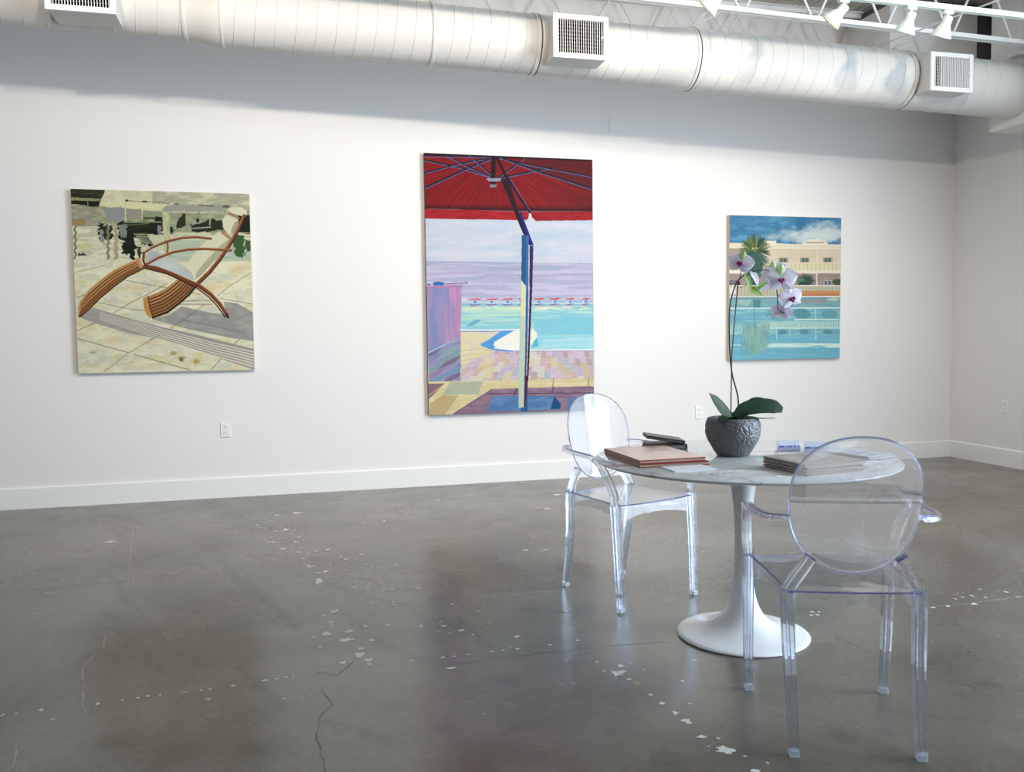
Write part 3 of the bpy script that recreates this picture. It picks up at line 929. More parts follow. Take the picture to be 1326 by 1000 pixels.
# ---- 1: wooden lounge chair on a stone dock
def painting_chair():
    A = Art([(33, 30), (1263, 80), (1296, 1287), (83, 1312)], 1.22, 1.20, 400)
    X, Y = A.X, A.Y
    A.C[:] = L3(196, 196, 164)
    A.wash(None, L3(160, 162, 132), 0.7, 90, 14, 1)
    A.wash(None, L3(214, 214, 186), 0.8, 70, 10, 2)
    # far shore and hulls
    A.poly([(20, 150), (1280, 150), (1280, 350), (20, 290)], L3(142, 142, 112), rough=14, seed=1)
    A.wash(Y < 330, L3(168, 168, 138), 0.8, 60, 22, 4)
    A.wash(Y < 330, L3(96, 100, 70), 0.6, 50, 20, 5, 0.52, 0.62)
    A.poly([(270, 20), (1280, 60), (1280, 190), (1100, 195), (700, 195), (560, 185), (240, 150), (232, 125)], L3(190, 188, 156))
    m = A.inside([(270, 20), (1280, 60), (1280, 190), (1100, 195), (700, 195), (240, 150)])
    A.wash(m, L3(206, 204, 168), 0.9, 60, 30, 6)
    A.wash(m & (X > 600), L3(150, 152, 132), 0.75, 90, 24, 7, 0.42, 0.55)
    A.poly([(250, 120), (700, 150), (690, 190), (240, 150)], L3(206, 202, 158), rough=6, seed=3)
    A.poly([(700, 150), (1060, 150), (1180, 190), (700, 195), (660, 185)], L3(148, 150, 134), rough=5, seed=9)
    A.line([(700, 198), (900, 203), (1110, 203)], 4, L3(214, 216, 196))
    A.line([(430, 117), (560, 126), (640, 130), (720, 140)], 6, L3(92, 92, 80), 0.8)
    A.blob(424, 115, 14, 10, L3(40, 44, 38), seed=2); A.blob(550, 124, 22, 9, L3(60, 62, 52), seed=3); A.blob(765, 143, 26, 6, L3(92, 96, 86), seed=4)
    A.line([(920, 152), (1020, 162)], 8, L3(92, 94, 84)); A.blob(1110, 165, 30, 9, L3(84, 84, 78), seed=6)
    A.poly([(20, 20), (278, 35), (250, 85), (235, 125), (20, 110)], L3(34, 38, 26), rough=5, seed=5)
    A.wash(A.inside([(20, 20), (278, 35), (235, 125), (20, 110)]), L3(62, 68, 44), 0.7, 60, 8, 8)
    A.poly([(20, 85), (240, 100), (230, 118), (20, 108)], L3(138, 140, 100), rough=4, seed=2)
    A.poly([(20, 108), (235, 120), (225, 158), (150, 160), (130, 140), (20, 135)], L3(26, 28, 20), rough=4, seed=6)
    A.line([(153, 112), (153, 160)], 5, L3(130, 126, 96))
    A.poly([(30, 140), (150, 150), (250, 190), (255, 270), (210, 300), (60, 290), (30, 240)], L3(138, 138, 124), rough=10, seed=7)
    A.wash(A.inside([(30, 140), (250, 150), (255, 280), (30, 280)]), L3(166, 162, 132), 0.8, 50, 12, 12)
    A.poly([(48, 235), (135, 238), (135, 285), (50, 288)], L3(150, 126, 84), rough=5, seed=8)
    A.poly([(262, 160), (410, 165), (415, 270), (290, 262)], L3(136, 140, 140), rough=7, seed=9)
    A.poly([(418, 170), (520, 180), (520, 240), (418, 250)], L3(140, 140, 126), rough=7, seed=10)
    A.line([(415, 130), (413, 255)], 9, L3(196, 194, 164)); A.line([(530, 185), (530, 245)], 7, L3(200, 196, 166))
    A.poly([(535, 190), (668, 195), (668, 240), (535, 240)], L3(132, 142, 116), rough=5, seed=11)
    A.line([(540, 238), (665, 240)], 14, L3(58, 72, 40)); A.poly([(625, 228), (668, 228), (668, 290), (610, 270)], L3(28, 30, 20), rough=4, seed=12)
    # water on the left
    m = A.inside([(40, 290), (230, 290), (300, 270), (420, 520), (420, 540), (50, 525)])
    A.blend(m, L3(200, 199, 172)); A.wash(m, L3(214, 213, 190), 0.9, 60, 8, 13); A.wash(m, L3(168, 170, 142), 0.7, 70, 10, 14, 0.5, 0.62)
    A.blob(130, 430, 70, 28, L3(194, 188, 138), 0.8, seed=15)
    A.poly([(225, 270), (268, 280), (320, 300), (330, 370), (290, 390), (250, 360), (270, 420), (238, 380), (218, 330)], L3(34, 44, 30), rough=16, seed=16, scale=12)
    A.poly([(232, 310), (258, 315), (262, 410), (240, 400)], L3(132, 136, 138), rough=9, seed=17, scale=12)
    for k, (x, c0, w) in enumerate(((292, L3(128, 122, 90), 16), (348, L3(160, 150, 118), 24), (64, L3(98, 94, 58), 11))):
        P = [(x + 7 * math.sin(j * 1.9 + k), 290 + j * 15) for j in range(16)]
        A.line(P, w, c0, 0.95)
    A.blob(110, 485, 34, 12, L3(52, 60, 44), seed=18, rough=0.9, sc=8)
    # dark reflections in the middle
    A.poly([(362, 262), (670, 264), (668, 352), (640, 352), (605, 375), (612, 425), (530, 425), (505, 370), (470, 372), (482, 430), (476, 520), (442, 522), (440, 490), (392, 480), (388, 410), (410, 405), (362, 375)], L3(20, 28, 18), rough=12, seed=19, scale=14)
    A.wash(A.inside([(400, 262), (668, 264), (668, 320), (400, 330)]), L3(44, 58, 34), 0.6, 90, 8, 20)
    A.line([(400, 266), (660, 266)], 8, L3(112, 132, 98)); A.line([(430, 285), (570, 275), (600, 264)], 5, L3(92, 108, 66))
    A.poly([(368, 285), (418, 280), (420, 370), (395, 380), (372, 340)], L3(116, 128, 118), rough=9, seed=21, scale=12)
    A.poly([(632, 295), (662, 285), (664, 350), (640, 350)], L3(128, 122, 136), rough=6, seed=22, scale=12)
    for k in range(10):
        A.line([(470 + k * 6, 345 + k * 7), (560 + (k * 37) % 90, 343 + k * 8)], 4, L3(196, 198, 168) if k % 2 else L3(120, 130, 94), 0.8)
    A.poly([(490, 430), (525, 440), (520, 520), (495, 500)], L3(36, 58, 34), rough=9, seed=23, scale=10)
    A.poly([(560, 350), (668, 355), (668, 400), (600, 410)], L3(186, 190, 158), rough=6, seed=24)
    # right: far bank, dark windows, teal water
    A.poly([(720, 205), (1260, 205), (1270, 350), (720, 365)], L3(134, 140, 112), rough=7, seed=25)
    A.wash(A.inside([(720, 205), (1260, 205), (1270, 350), (720, 365)]), L3(158, 164, 140), 0.8, 70, 12, 26)
    A.poly([(785, 210), (830, 210), (828, 290), (790, 295)], L3(152, 134, 112), rough=4, seed=27); A.poly([(812, 212), (830, 212), (826, 300), (766, 312), (764, 270)], L3(40, 44, 28), rough=6, seed=28, scale=10)
    A.poly([(860, 290), (985, 258), (1000, 250), (1085, 255), (1085, 325), (990, 335), (870, 340)], L3(28, 42, 28), rough=9, seed=29)
    A.line([(850, 315), (1000, 305)], 8, L3(150, 156, 128)); A.line([(995, 205), (995, 290)], 8, L3(168, 168, 140)); A.line([(832, 200), (836, 350)], 9, L3(150, 138, 108))
    A.blob(912, 258, 12, 18, L3(24, 30, 20), seed=30); A.blob(730, 325, 20, 24, L3(24, 36, 22), seed=31, rough=0.8, sc=8)
    A.poly([(1190, 225), (1275, 228), (1275, 355), (1190, 355)], L3(22, 30, 20), rough=5, seed=32)
    A.wash(A.inside([(700, 340), (1280, 345), (1280, 400), (700, 400)]), L3(196, 196, 164), 1.0, 60, 9, 33, 0.3, 0.45)
    m = A.inside([(700, 395), (1280, 400), (1285, 545), (700, 540)])
    A.blend(m, L3(166, 180, 158)); A.wash(m, L3(188, 194, 172), 0.8, 90, 10, 34)
    A.poly([(1150, 365), (1225, 360), (1235, 500), (1205, 515), (1160, 500)], L3(52, 88, 46), rough=18, seed=35, scale=12)
    A.poly([(1235, 400), (1275, 400), (1275, 470), (1240, 470)], L3(60, 84, 50), rough=10, seed=36, scale=12)
    A.poly([(668, 196), (720, 198), (722, 400), (714, 490), (686, 490), (676, 400)], L3(168, 166, 130)); A.wash(A.inside([(668, 196), (720, 198), (722, 490), (676, 490)]), L3(196, 192, 156), 0.9, 14, 60, 37)
    A.line([(700, 400), (706, 440), (700, 490)], 10, L3(80, 86, 44))
    # the dock
    m = A.inside([(20, 522), (430, 524), (800, 540), (1310, 543), (1320, 1340), (20, 1340)])
    A.blend(m, L3(207, 206, 178))
    A.wash(m, L3(224, 220, 190), 0.9, 120, 40, 40); A.wash(m, L3(184, 192, 178), 0.6, 100, 40, 41, 0.52, 0.64); A.wash(m, L3(206, 192, 132), 0.55, 70, 28, 42, 0.54, 0.66)
    A.wash(m, L3(226, 214, 196), 0.6, 30, 12, 43, 0.55, 0.65)
    for x, y, r in ((330, 1080, 60), (560, 1100, 45), (170, 1010, 30), (870, 1230, 50), (1180, 590, 60), (480, 720, 70), (1020, 720, 60), (450, 1260, 45)):
        A.soft(x, y, r * 1.8, r * 0.8, L3(214, 182, 128), 0.55)
    for x, y in ((800, 1205), (895, 1230), (740, 1170)):
        A.blob(x, y, 26, 14, L3(160, 140, 84), 0.8, seed=x, rough=0.9, sc=7)
    A.blob(795, 1215, 12, 16, L3(84, 88, 66), 0.9, seed=51, rough=1.0, sc=6); A.blob(180, 1165, 26, 8, L3(140, 148, 150), 0.8, seed=52)
    jl = L3(96, 86, 66)
    for P, w in (([(75, 785), (150, 755), (330, 690)], 5), ([(180, 812), (480, 872), (560, 880)], 4), ([(330, 892), (450, 820), (560, 768), (700, 690)], 5), ([(75, 1015), (200, 960), (330, 900)], 5),
                 ([(80, 1070), (430, 1168)], 5), ([(470, 1180), (860, 1290)], 5), ([(262, 1300), (430, 1170), (620, 1062)], 4), ([(720, 1000), (830, 930), (960, 835)], 4), ([(1045, 778), (1130, 710), (1290, 610)], 4),
                 ([(1060, 795), (1290, 838)], 4), ([(1155, 1115), (1220, 1050), (1290, 975)], 5), ([(1000, 1285), (1070, 1212)], 5), ([(380, 660), (700, 722)], 4), ([(60, 610), (200, 580), (270, 560)], 3), ([(690, 915), (1290, 1045)], 4), ([(860, 752), (930, 770)], 3)):
        A.line(P, w, jl, 0.8)
    # cast shadows painted on the dock
    sh = L3(146, 144, 140)
    A.poly([(590, 935), (720, 905), (800, 850), (1000, 895), (1095, 905), (1090, 820), (1180, 830), (1290, 895), (1296, 1092), (1120, 1065), (860, 1010), (690, 965)], sh)
    A.poly([(790, 808), (1010, 805), (1010, 812), (790, 820)], sh, 0.8); A.poly([(780, 828), (1010, 834), (1010, 842), (780, 838)], sh, 0.8)
    A.wash(A.inside([(590, 935), (800, 850), (1095, 905), (1090, 820), (1290, 895), (1296, 1092), (690, 965)]), L3(166, 168, 156), 0.6, 80, 30, 60)
    A.line([(720, 1000), (830, 930), (900, 880)], 4, L3(92, 84, 76), 0.8); A.line([(800, 940), (1290, 1045)], 3, L3(100, 96, 90), 0.8)
    P = [(160, 845), (240, 870), (420, 925), (640, 985), (900, 1045), (1296, 1145), (1296, 1290), (1080, 1215), (820, 1120), (600, 1065), (420, 1030), (200, 962), (100, 925)]
    A.poly(P, L3(150, 147, 141)); A.wash(A.inside(P), L3(170, 164, 156), 0.6, 90, 20, 61)
    for k in range(6):
        A.line([(232, 888 + k * 10), (640, 1000 + k * 14), (1000, 1098 + k * 17), (1296, 1166 + k * 20)], 2.5, L3(214, 210, 186), 0.95, w1=9)
    A.line([(570, 1082), (640, 1050)], 4, L3(96, 90, 84), 0.7)
    # the chair: slatted leg rest
    wood, wl, wd, wk = L3(138, 92, 52), L3(188, 142, 88), L3(92, 52, 26), L3(48, 28, 16)
    A.poly([(545, 575), (520, 590), (430, 640), (330, 712), (230, 795), (160, 868), (100, 922), (80, 915), (95, 880), (92, 820), (150, 740), (230, 668), (330, 595), (430, 548), (490, 525)], wood)
    for k in range(6):
        f = k / 5
        top = [(490, 530), (430, 553), (330, 600), (235, 672), (150, 745), (100, 815), (92, 880)]
        bot = [(548, 582), (430, 640), (330, 712), (230, 795), (165, 860), (112, 905), (88, 918)]
        A.line([(a[0] + (c[0] - a[0]) * f, a[1] + (c[1] - a[1]) * f) for a, c in zip(top, bot)], 8 if k in (0, 5) else 5, wd if k % 5 else (wl if k == 0 else wk))
        if k < 5:
            f += 0.1
            A.line([(a[0] + (c[0] - a[0]) * f, a[1] + (c[1] - a[1]) * f) for a, c in zip(top, bot)], 7, wl if k < 3 else wood, 0.9)
    A.poly([(486, 512), (512, 512), (534, 575), (510, 584)], wl)
    A.poly([(80, 845), (92, 828), (98, 885), (84, 900)], wl, 0.9)
    # second slatted foot
    top = [(770, 664), (740, 690), (690, 728), (630, 758), (570, 780)]
    bot = [(890, 720), (850, 770), (780, 830), (700, 890), (600, 925)]
    A.poly([(760, 650), (900, 700)] + bot[1:] + [(570, 915), (540, 860)] + top[::-1], wood)
    for k in range(8):
        f = k / 7
        A.line([(a[0] + (c[0] - a[0]) * f, a[1] + (c[1] - a[1]) * f) for a, c in zip(top, bot)], 5 if k < 7 else 14, wk if k else wl)
        if k < 7:
            f += 0.07
            A.line([(a[0] + (c[0] - a[0]) * f, a[1] + (c[1] - a[1]) * f) for a, c in zip(top, bot)], 7, wl if k < 3 else L3(146, 104, 62), 0.9)
    A.poly([(532, 790), (568, 780), (580, 860), (600, 920), (580, 930), (556, 900), (538, 850)], L3(184, 132, 66))
    A.line([(568, 780), (580, 860), (602, 925)], 6, wk)
    # cushions
    A.poly([(555, 490), (580, 462), (640, 470), (720, 520), (800, 560), (850, 600), (895, 650), (880, 672), (800, 640), (690, 592), (600, 580), (565, 560)], L3(178, 184, 180))
    A.soft(700, 570, 150, 60, L3(200, 204, 196), 0.8); A.poly([(560, 490), (590, 465), (640, 478), (640, 520), (575, 540)], L3(160, 168, 176), 0.8)
    A.poly([(840, 545), (920, 450), (990, 380), (1060, 335), (1095, 340), (1150, 385), (1130, 425), (1050, 500), (960, 590), (890, 665), (860, 600)], L3(208, 206, 176))
    A.poly([(1130, 385), (1135, 425), (1040, 520), (930, 640), (890, 665), (905, 610), (1000, 500), (1080, 420)], L3(168, 166, 140))
    A.line([(835, 560), (880, 610), (893, 655)], 6, L3(214, 214, 196))
    A.poly([(1078, 260), (1100, 228), (1140, 222), (1185, 245), (1190, 300), (1160, 350), (1120, 352), (1090, 315)], L3(208, 204, 178)); A.poly([(1190, 262), (1165, 270), (1138, 330), (1145, 358), (1180, 330)], L3(156, 152, 130))
    A.poly([(1112, 185), (1150, 170), (1210, 172), (1250, 195), (1240, 240), (1190, 225), (1135, 205)], L3(208, 206, 178)); A.line([(1120, 215), (1195, 245)], 10, wl)
    for k in range(7):
        A.line([(1130 + k * 11, 205 + k * 6), (1124 + k * 11, 222 + k * 6)], 4, wd)
        A.line([(1082 + k * 10, 332 + k * 8), (1074 + k * 10, 348 + k * 8)], 7, wood); A.line([(1087 + k * 10, 334 + k * 8), (1079 + k * 10, 350 + k * 8)], 3, wl)
    # frame rails
    red = L3(120, 62, 36)
    A.line([(1228, 232), (1190, 320), (1130, 425), (1060, 530), (985, 620), (900, 700)], 26, red); A.line([(1222, 232), (1184, 318), (1124, 422), (1050, 525), (975, 615)], 6, L3(168, 112, 70))
    A.line([(1236, 240), (1196, 330), (1138, 430), (1068, 535), (993, 628), (905, 712)], 7, wk)
    A.line([(548, 572), (640, 590), (740, 630), (840, 676), (920, 712), (1000, 770), (1060, 835), (1110, 910)], 30, L3(112, 60, 36), w1=22); A.line([(640, 578), (740, 616), (840, 662), (925, 698), (1005, 758), (1070, 830), (1114, 905)], 5, L3(150, 92, 60))
    A.line([(548, 585), (700, 625), (830, 685), (905, 725), (985, 785), (1045, 850), (1098, 925)], 8, wk)
    A.line([(905, 705), (880, 730), (850, 765)], 14, wk, 0.7)
    A.line([(536, 480), (600, 440), (700, 400), (800, 378), (900, 372), (1000, 385)], 17, L3(112, 64, 38)); A.line([(540, 472), (605, 432), (705, 392), (800, 371), (900, 366), (1000, 379)], 5, L3(168, 120, 80))
    A.line([(558, 556), (640, 512), (740, 475), (840, 458), (960, 454), (1060, 460), (1135, 466)], 18, L3(116, 64, 36)); A.line([(560, 548), (640, 505), (740, 468), (840, 451), (960, 447), (1130, 461)], 5, L3(178, 128, 84))
    A.line([(540, 482), (536, 530), (552, 575)], 16, L3(104, 56, 32)); A.line([(548, 490), (560, 545)], 5, wl)
    A.line([(1105, 905), (1116, 925)], 16, wk)
    A.C *= (0.93 + 0.14 * fbm(X / 7, Y / 7, 90, 3))[..., None]
    return A
ap = painting_chair()
hang(ap, 'painting', 'square painting of a wooden lounge chair with white cushion on a stone dock, leftmost', -1.511, -0.261, 0.993, 2.345, M_canvas)

# ---- 2: red parasol over a pool by the sea
def painting_parasol():
    A = Art([(45, 38), (1252, 96), (1278, 1884 - 0), (88, 1923)], 1.43, 1.94, 340)
    X, Y = A.X, A.Y
    O = 939
    A.C[:] = L3(198, 206, 220)
    A.wash(None, L3(214, 212, 222), 0.7, 300, 45, 1); A.wash(None, L3(176, 198, 216), 0.5, 260, 40, 2)
    # sea
    hz = 812 + (X - 70) * 0.019
    sea = Y > hz
    A.blend(sea, L3(166, 174, 196)); A.blend(sea & (Y > hz + 60), L3(176, 172, 200)); A.blend(sea & (Y > hz + 110), L3(188, 186, 212))
    A.wash(sea, L3(206, 198, 220), 0.7, 300, 18, 3); A.wash(sea, L3(160, 168, 196), 0.6, 300, 14, 4, 0.52, 0.62)
    # pool
    pool = Y > O + 165
    A.blend(pool, L3(158, 208, 214)); A.wash(pool, L3(190, 222, 208), 0.9, 170, 10, 5); A.wash(pool, L3(128, 196, 214), 0.8, 220, 14, 6); A.blend(pool & (Y < O + 210), L3(136, 180, 204), 0.75)
    A.poly([(850, O + 300), (1290, O + 290), (1290, O + 410), (850, O + 410)], L3(128, 198, 218), 0.75, rough=14, seed=4, scale=60)
    A.wash(A.inside([(850, O + 205), (1290, O + 205), (1290, O + 230), (320, O + 230), (320, O + 205)]), L3(226, 226, 200), 1.0, 60, 8, 7, 0.35, 0.5)
    A.wash(A.inside([(320, O + 195), (730, O + 195), (730, O + 300), (320, O + 300)]), L3(184, 222, 196), 0.7, 140, 9, 8)
    A.poly([(410, O + 298), (470, O + 298), (400, O + 340), (345, O + 350)], L3(110, 176, 196), 0.9)
    A.poly([(330, O + 345), (730, O + 330), (730, O + 366), (320, O + 366)], L3(140, 206, 214), 0.8)
    A.poly([(840, O + 412), (1290, O + 405), (1290, O + 512), (830, O + 505)], L3(150, 214, 226), 0.9); A.wash(A.inside([(840, O + 412), (1290, O + 405), (1290, O + 512), (830, O + 505)]), L3(186, 224, 226), 0.8, 160, 14, 9)
    A.poly([(862, O + 410), (875, O + 490), (830, O + 500), (845, O + 440)], L3(94, 186, 212))
    # far pool edge, starting blocks
    A.poly([(318, O + 135), (360, O + 135), (360, O + 165), (1290, O + 178), (1290, O + 190), (318, O + 178)], L3(214, 220, 222), 0.7)
    for x, w in ((415, 44), (535, 44), (650, 40), (745, 20), (876, 38), (990, 38), (1100, 34), (1213, 32)):
        A.poly([(x - w + 8, O + 147), (x + w, O + 143), (x + w - 16, O + 157), (x - w + 8, O + 157)], L3(204, 58, 66))
        A.line([(x - w + 8, O + 150), (x + w - 14, O + 150)], 4, L3(226, 118, 110))
        A.poly([(x - 22, O + 160), (x + 22, O + 160), (x + 18, O + 186), (x - 18, O + 186)], L3(196, 212, 234)); A.poly([(x - 10, O + 162), (x + 14, O + 162), (x + 12, O + 180), (x - 10, O + 180)], L3(116, 146, 196))
        A.line([(x - w + 10, O + 190), (x + w - 10, O + 188)], 5, L3(122, 74, 128)); A.line([(x - 18, O + 196), (x + 10, O + 196)], 4, L3(196, 96, 130), 0.7)
    # deck of bricks in perspective
    deck = A.inside([(310, O + 372), (620, O + 372), (460, O + 470), (560, O + 515), (760, O + 525), (1290, O + 520), (1290, O + 735), (80, O + 750), (80, O + 540), (310, O + 440)])
    A.blend(deck, L3(206, 192, 188))
    vx, vy = 1010.0, O - 110.0
    t = (X - vx) / (Y - vy)
    uu = t * 17; ui = np.floor(uu); row = 8600 / np.maximum(Y - vy, 1) + 0.5 * (ui % 2); ri = np.floor(row)
    hsh = vnoise(ui * 1.0 + 0.001, ri * 1.0 + 0.001, 77)
    pal = [L3(206, 180, 178), L3(196, 178, 204), L3(214, 204, 160), L3(190, 166, 172), L3(214, 208, 200), L3(182, 186, 196), L3(202, 188, 160), L3(206, 190, 206)]
    pi_ = np.clip((hsh * 8).astype(int), 0, 7)
    colr = np.array(pal)[pi_]
    shear = np.clip((X - 300) / 700, 0, 1)
    A.blend(deck, colr, 0.92)
    A.blend(deck & (((row - ri) < 0.07) | ((uu - ui) < 0.05)), L3(224, 212, 204), 0.7)
    lef = deck & (X < 560)
    A.blend(A.inside([(316, O + 385), (600, O + 378), (470, O + 470), (480, O + 520), (330, O + 650), (316, O + 600)]), L3(226, 218, 188), 0.75)
    A.wash(lef, L3(224, 210, 158), 0.6, 80, 30, 10)
    A.poly([(455, O + 640), (560, O + 590), (520, O + 650), (400, O + 690)], L3(214, 184, 112), 0.5, rough=8, seed=2)
    for k in range(5):
        A.line([(318, O + 520 + k * 36), (480 - k * 16, O + 505 + k * 33)], 3, L3(176, 172, 140), 0.8)
    # white pool apron and blue coping
    A.line([(318, O + 380), (480, O + 382), (600, O + 380)], 6, L3(110, 150, 206))
    A.poly([(612, O + 374), (690, O + 374), (700, O + 382), (560, O + 455), (548, O + 478), (570, O + 505), (640, O + 515), (760, O + 512), (760, O + 524), (640, O + 528), (520, O + 508), (462, O + 484), (458, O + 470), (520, O + 440)], L3(90, 160, 220))
    A.line([(318, O + 371), (600, O + 371), (760, O + 368), (835, O + 374)], 10, L3(232, 234, 236))
    A.poly([(690, O + 380), (740, O + 372), (840, O + 374), (866, O + 395), (864, O + 425), (822, O + 480), (812, O + 508), (700, O + 512), (600, O + 508), (552, O + 480), (560, O + 455)], L3(238, 238, 226))
    A.line([(560, O + 500), (700, O + 516), (1290, O + 516)], 9, L3(238, 240, 240)); A.line([(830, O + 524), (1290, O + 524)], 4, L3(128, 128, 190), 0.8)
    # violet wall at the left, blue shaded bricks below
    A.poly([(60, O + 55), (320, O + 50), (314, O + 445), (250, O + 450), (90, O + 525), (60, O + 540)], L3(160, 148, 186))
    m = A.inside([(60, O + 55), (320, O + 50), (314, O + 445), (250, O + 450), (90, O + 525), (60, O + 540)])
    A.blend(np.clip((X - 190) / 130, 0, 1) * m, L3(186, 138, 182)); A.wash(m, L3(128, 142, 190), 0.7, 40, 200, 11, 0.45, 0.58); A.wash(m & (X > 200), L3(206, 150, 186), 0.7, 24, 200, 12)
    A.poly([(60, O + 55), (320, O + 46), (322, O + 62), (60, O + 75)], L3(176, 132, 176))
    sh = A.inside([(80, O + 540), (250, O + 455), (314, O + 445), (314, O + 738), (90, O + 745)])
    A.blend(sh, np.array([L3(132, 138, 182), L3(150, 120, 146), L3(120, 150, 184), L3(140, 164, 176), L3(120, 108, 140), L3(128, 156, 166), L3(150, 146, 186), L3(150, 130, 160)])[np.clip((vnoise(np.floor((X + 0.9 * (Y - O)) / 78 + 0.5 * (np.floor((Y - O + 0.42 * X) / 40) % 2)), np.floor((Y - O + 0.42 * X) / 40) * 3, 5) * 8).astype(int), 0, 7)], 0.95)
    A.blend(sh & ((((Y - O + 0.42 * X) / 40) % 1) < 0.07), L3(176, 172, 196), 0.7)
    A.poly([(70, O + 40), (95, O + 36), (95, O + 48), (70, O + 48)], L3(60, 96, 170)); A.poly([(112, O + 28), (150, O + 20), (190, O + 28), (192, O + 48), (118, O + 50)], L3(58, 112, 180)); A.line([(190, O + 40), (362, O + 32)], 5, L3(120, 50, 80)); A.blob(352, O + 32, 10, 6, L3(150, 80, 110), seed=1, rough=0.1)
    # sandy slabs and shade at the bottom
    A.poly([(60, O + 742), (320, O + 738), (1300, O + 722), (1300, O + 1010), (60, O + 1010)], L3(214, 200, 154)); m = A.inside([(60, O + 742), (1300, O + 722), (1300, O + 1010), (60, O + 1010)])
    A.wash(m, L3(226, 214, 176), 0.8, 90, 20, 13)
    A.poly([(80, O + 755), (205, O + 752), (92, O + 862), (80, O + 862)], L3(140, 112, 128))
    A.poly([(240, O + 745), (480, O + 742), (440, O + 835), (180, O + 838)], L3(178, 184, 164), 0.95, rough=4, seed=5)
    A.poly([(92, O + 900), (180, O + 842), (300, O + 842), (200, O + 985), (92, O + 985)], L3(186, 166, 120), 0.8)
    A.line([(80, O + 845), (205, O + 755)], 4, L3(224, 196, 120)); A.line([(985, O + 728), (978, O + 790)], 5, L3(140, 110, 110)); A.line([(1237, O + 722), (1235, O + 780)], 5, L3(140, 110, 110))
    A.poly([(262, O + 975), (540, O + 795), (715, O + 790), (1300, O + 778), (1300, O + 955), (262, O + 985)], L3(138, 110, 132)); m = A.inside([(262, O + 975), (540, O + 795), (1300, O + 778), (1300, O + 955)])
    A.wash(m, L3(158, 134, 152), 0.7, 90, 16, 14)
    A.line([(520, O + 830), (1300, O + 826)], 5, L3(84, 60, 90)); A.line([(722, O + 792), (700, O + 845)], 6, L3(70, 56, 90)); A.line([(987, O + 780), (972, O + 828)], 6, L3(84, 60, 90))
    A.poly([(545, O + 850), (990, O + 845), (1040, O + 905), (1030, O + 945), (510, O + 958)], L3(84, 124, 172)); A.wash(A.inside([(545, O + 850), (990, O + 845), (1030, O + 945), (510, O + 958)]), L3(112, 150, 186), 0.7, 60, 20, 15)
    A.poly([(990, O + 848), (1040, O + 908), (1034, O + 942), (965, O + 942)], L3(28, 82, 130)); A.poly([(1090, O + 860), (1300, O + 850), (1300, O + 955), (1080, O + 955)], L3(96, 128, 168), 0.9)
    A.line([(262, O + 975), (540, O + 798)], 4, L3(90, 70, 92)); A.poly([(480, O + 900), (545, O + 855), (510, O + 950), (430, O + 960)], L3(140, 118, 136), 0.8)
    # parasol cloth
    cloth = A.inside([(30, 20), (1270, 80), (1270, 465), (1130, 462), (800, 462), (600, 455), (300, 445), (30, 435)])
    A.blend(cloth, L3(128, 20, 26))
    an = np.arctan2(Y - 60, X - 545)
    A.blend(np.clip((vnoise(an * 60, np.hypot(X - 545, Y - 60) / 160, 3) - 0.45) * 2.5, 0, 1) * cloth, L3(158, 26, 32), 0.75)
    A.blend(np.clip((vnoise(an * 90, np.hypot(X - 545, Y - 60) / 120, 8) - 0.5) * 2.5, 0, 1) * cloth, L3(100, 22, 32), 0.6)
    A.blend(cloth & ((X > 780) & (Y < 60 + (X - 560) * 0.36)), L3(86, 26, 34), 0.72)
    A.blend(np.clip((X - 800) / 500, 0, 1) * cloth, L3(84, 28, 32), 0.5)
    A.blend(np.exp(-(((Y - (432 + (X - 60) * 0.022)) / 22) ** 2)) * (Y < 470), L3(56, 18, 24), 0.85)
    A.poly([(50, 437), (300, 447), (600, 458), (800, 464), (800, 505), (785, 524), (560, 520), (200, 512), (50, 508)], L3(176, 36, 46)); A.poly([(815, 465), (1270, 464), (1270, 528), (850, 530), (830, 518), (820, 500)], L3(164, 34, 44))
    A.wash(A.inside([(50, 437), (800, 464), (1270, 464), (1270, 528), (850, 530), (785, 524), (50, 508)]), L3(140, 28, 36), 0.7, 60, 14, 16)
    A.poly([(800, 470), (812, 470), (822, 505), (850, 530), (785, 526), (799, 505)], L3(206, 214, 224))
    A.line([(30, 48), (545, 68), (1270, 96)], 22, L3(44, 22, 30))
    # ribs
    rb, rl = L3(34, 26, 44), L3(104, 112, 160)
    for P, w in (([(45, 90), (300, 145), (545, 222)], 14), ([(45, 185), (250, 130), (530, 76)], 13), ([(45, 292), (330, 165), (530, 80)], 17), ([(210, 60), (380, 150), (545, 222)], 13), ([(370, 55), (460, 140), (548, 218)], 14),
                 ([(768, 80), (680, 150), (575, 222)], 15), ([(960, 152), (780, 185), (590, 222)], 15), ([(560, 72), (800, 130), (1255, 218)], 12), ([(590, 74), (900, 190), (1255, 305)], 16)):
        A.line(P, w, rb)
        A.line([(x, y + w * 0.42) for x, y in P], 4.5, rl, 0.85)
    A.line([(45, 66), (300, 72), (530, 76)], 5, rl, 0.7)
    A.poly([(526, 70), (560, 70), (558, 225), (528, 225)], L3(36, 20, 28))
    A.line([(570, 80), (600, 140), (640, 220)], 20, L3(40, 18, 28))
    A.poly([(590, 225), (655, 225), (715, 440), (790, 590), (835, 705), (805, 705), (750, 600), (700, 480), (640, 330)], L3(44, 22, 34)); A.poly([(725, 440), (742, 460), (836, 705), (812, 705), (770, 600)], L3(36, 36, 130))
    A.line([(655, 230), (700, 310), (760, 400), (808, 468)], 16, L3(36, 26, 40)); A.line([(668, 235), (722, 318), (812, 462)], 4, rl, 0.8)
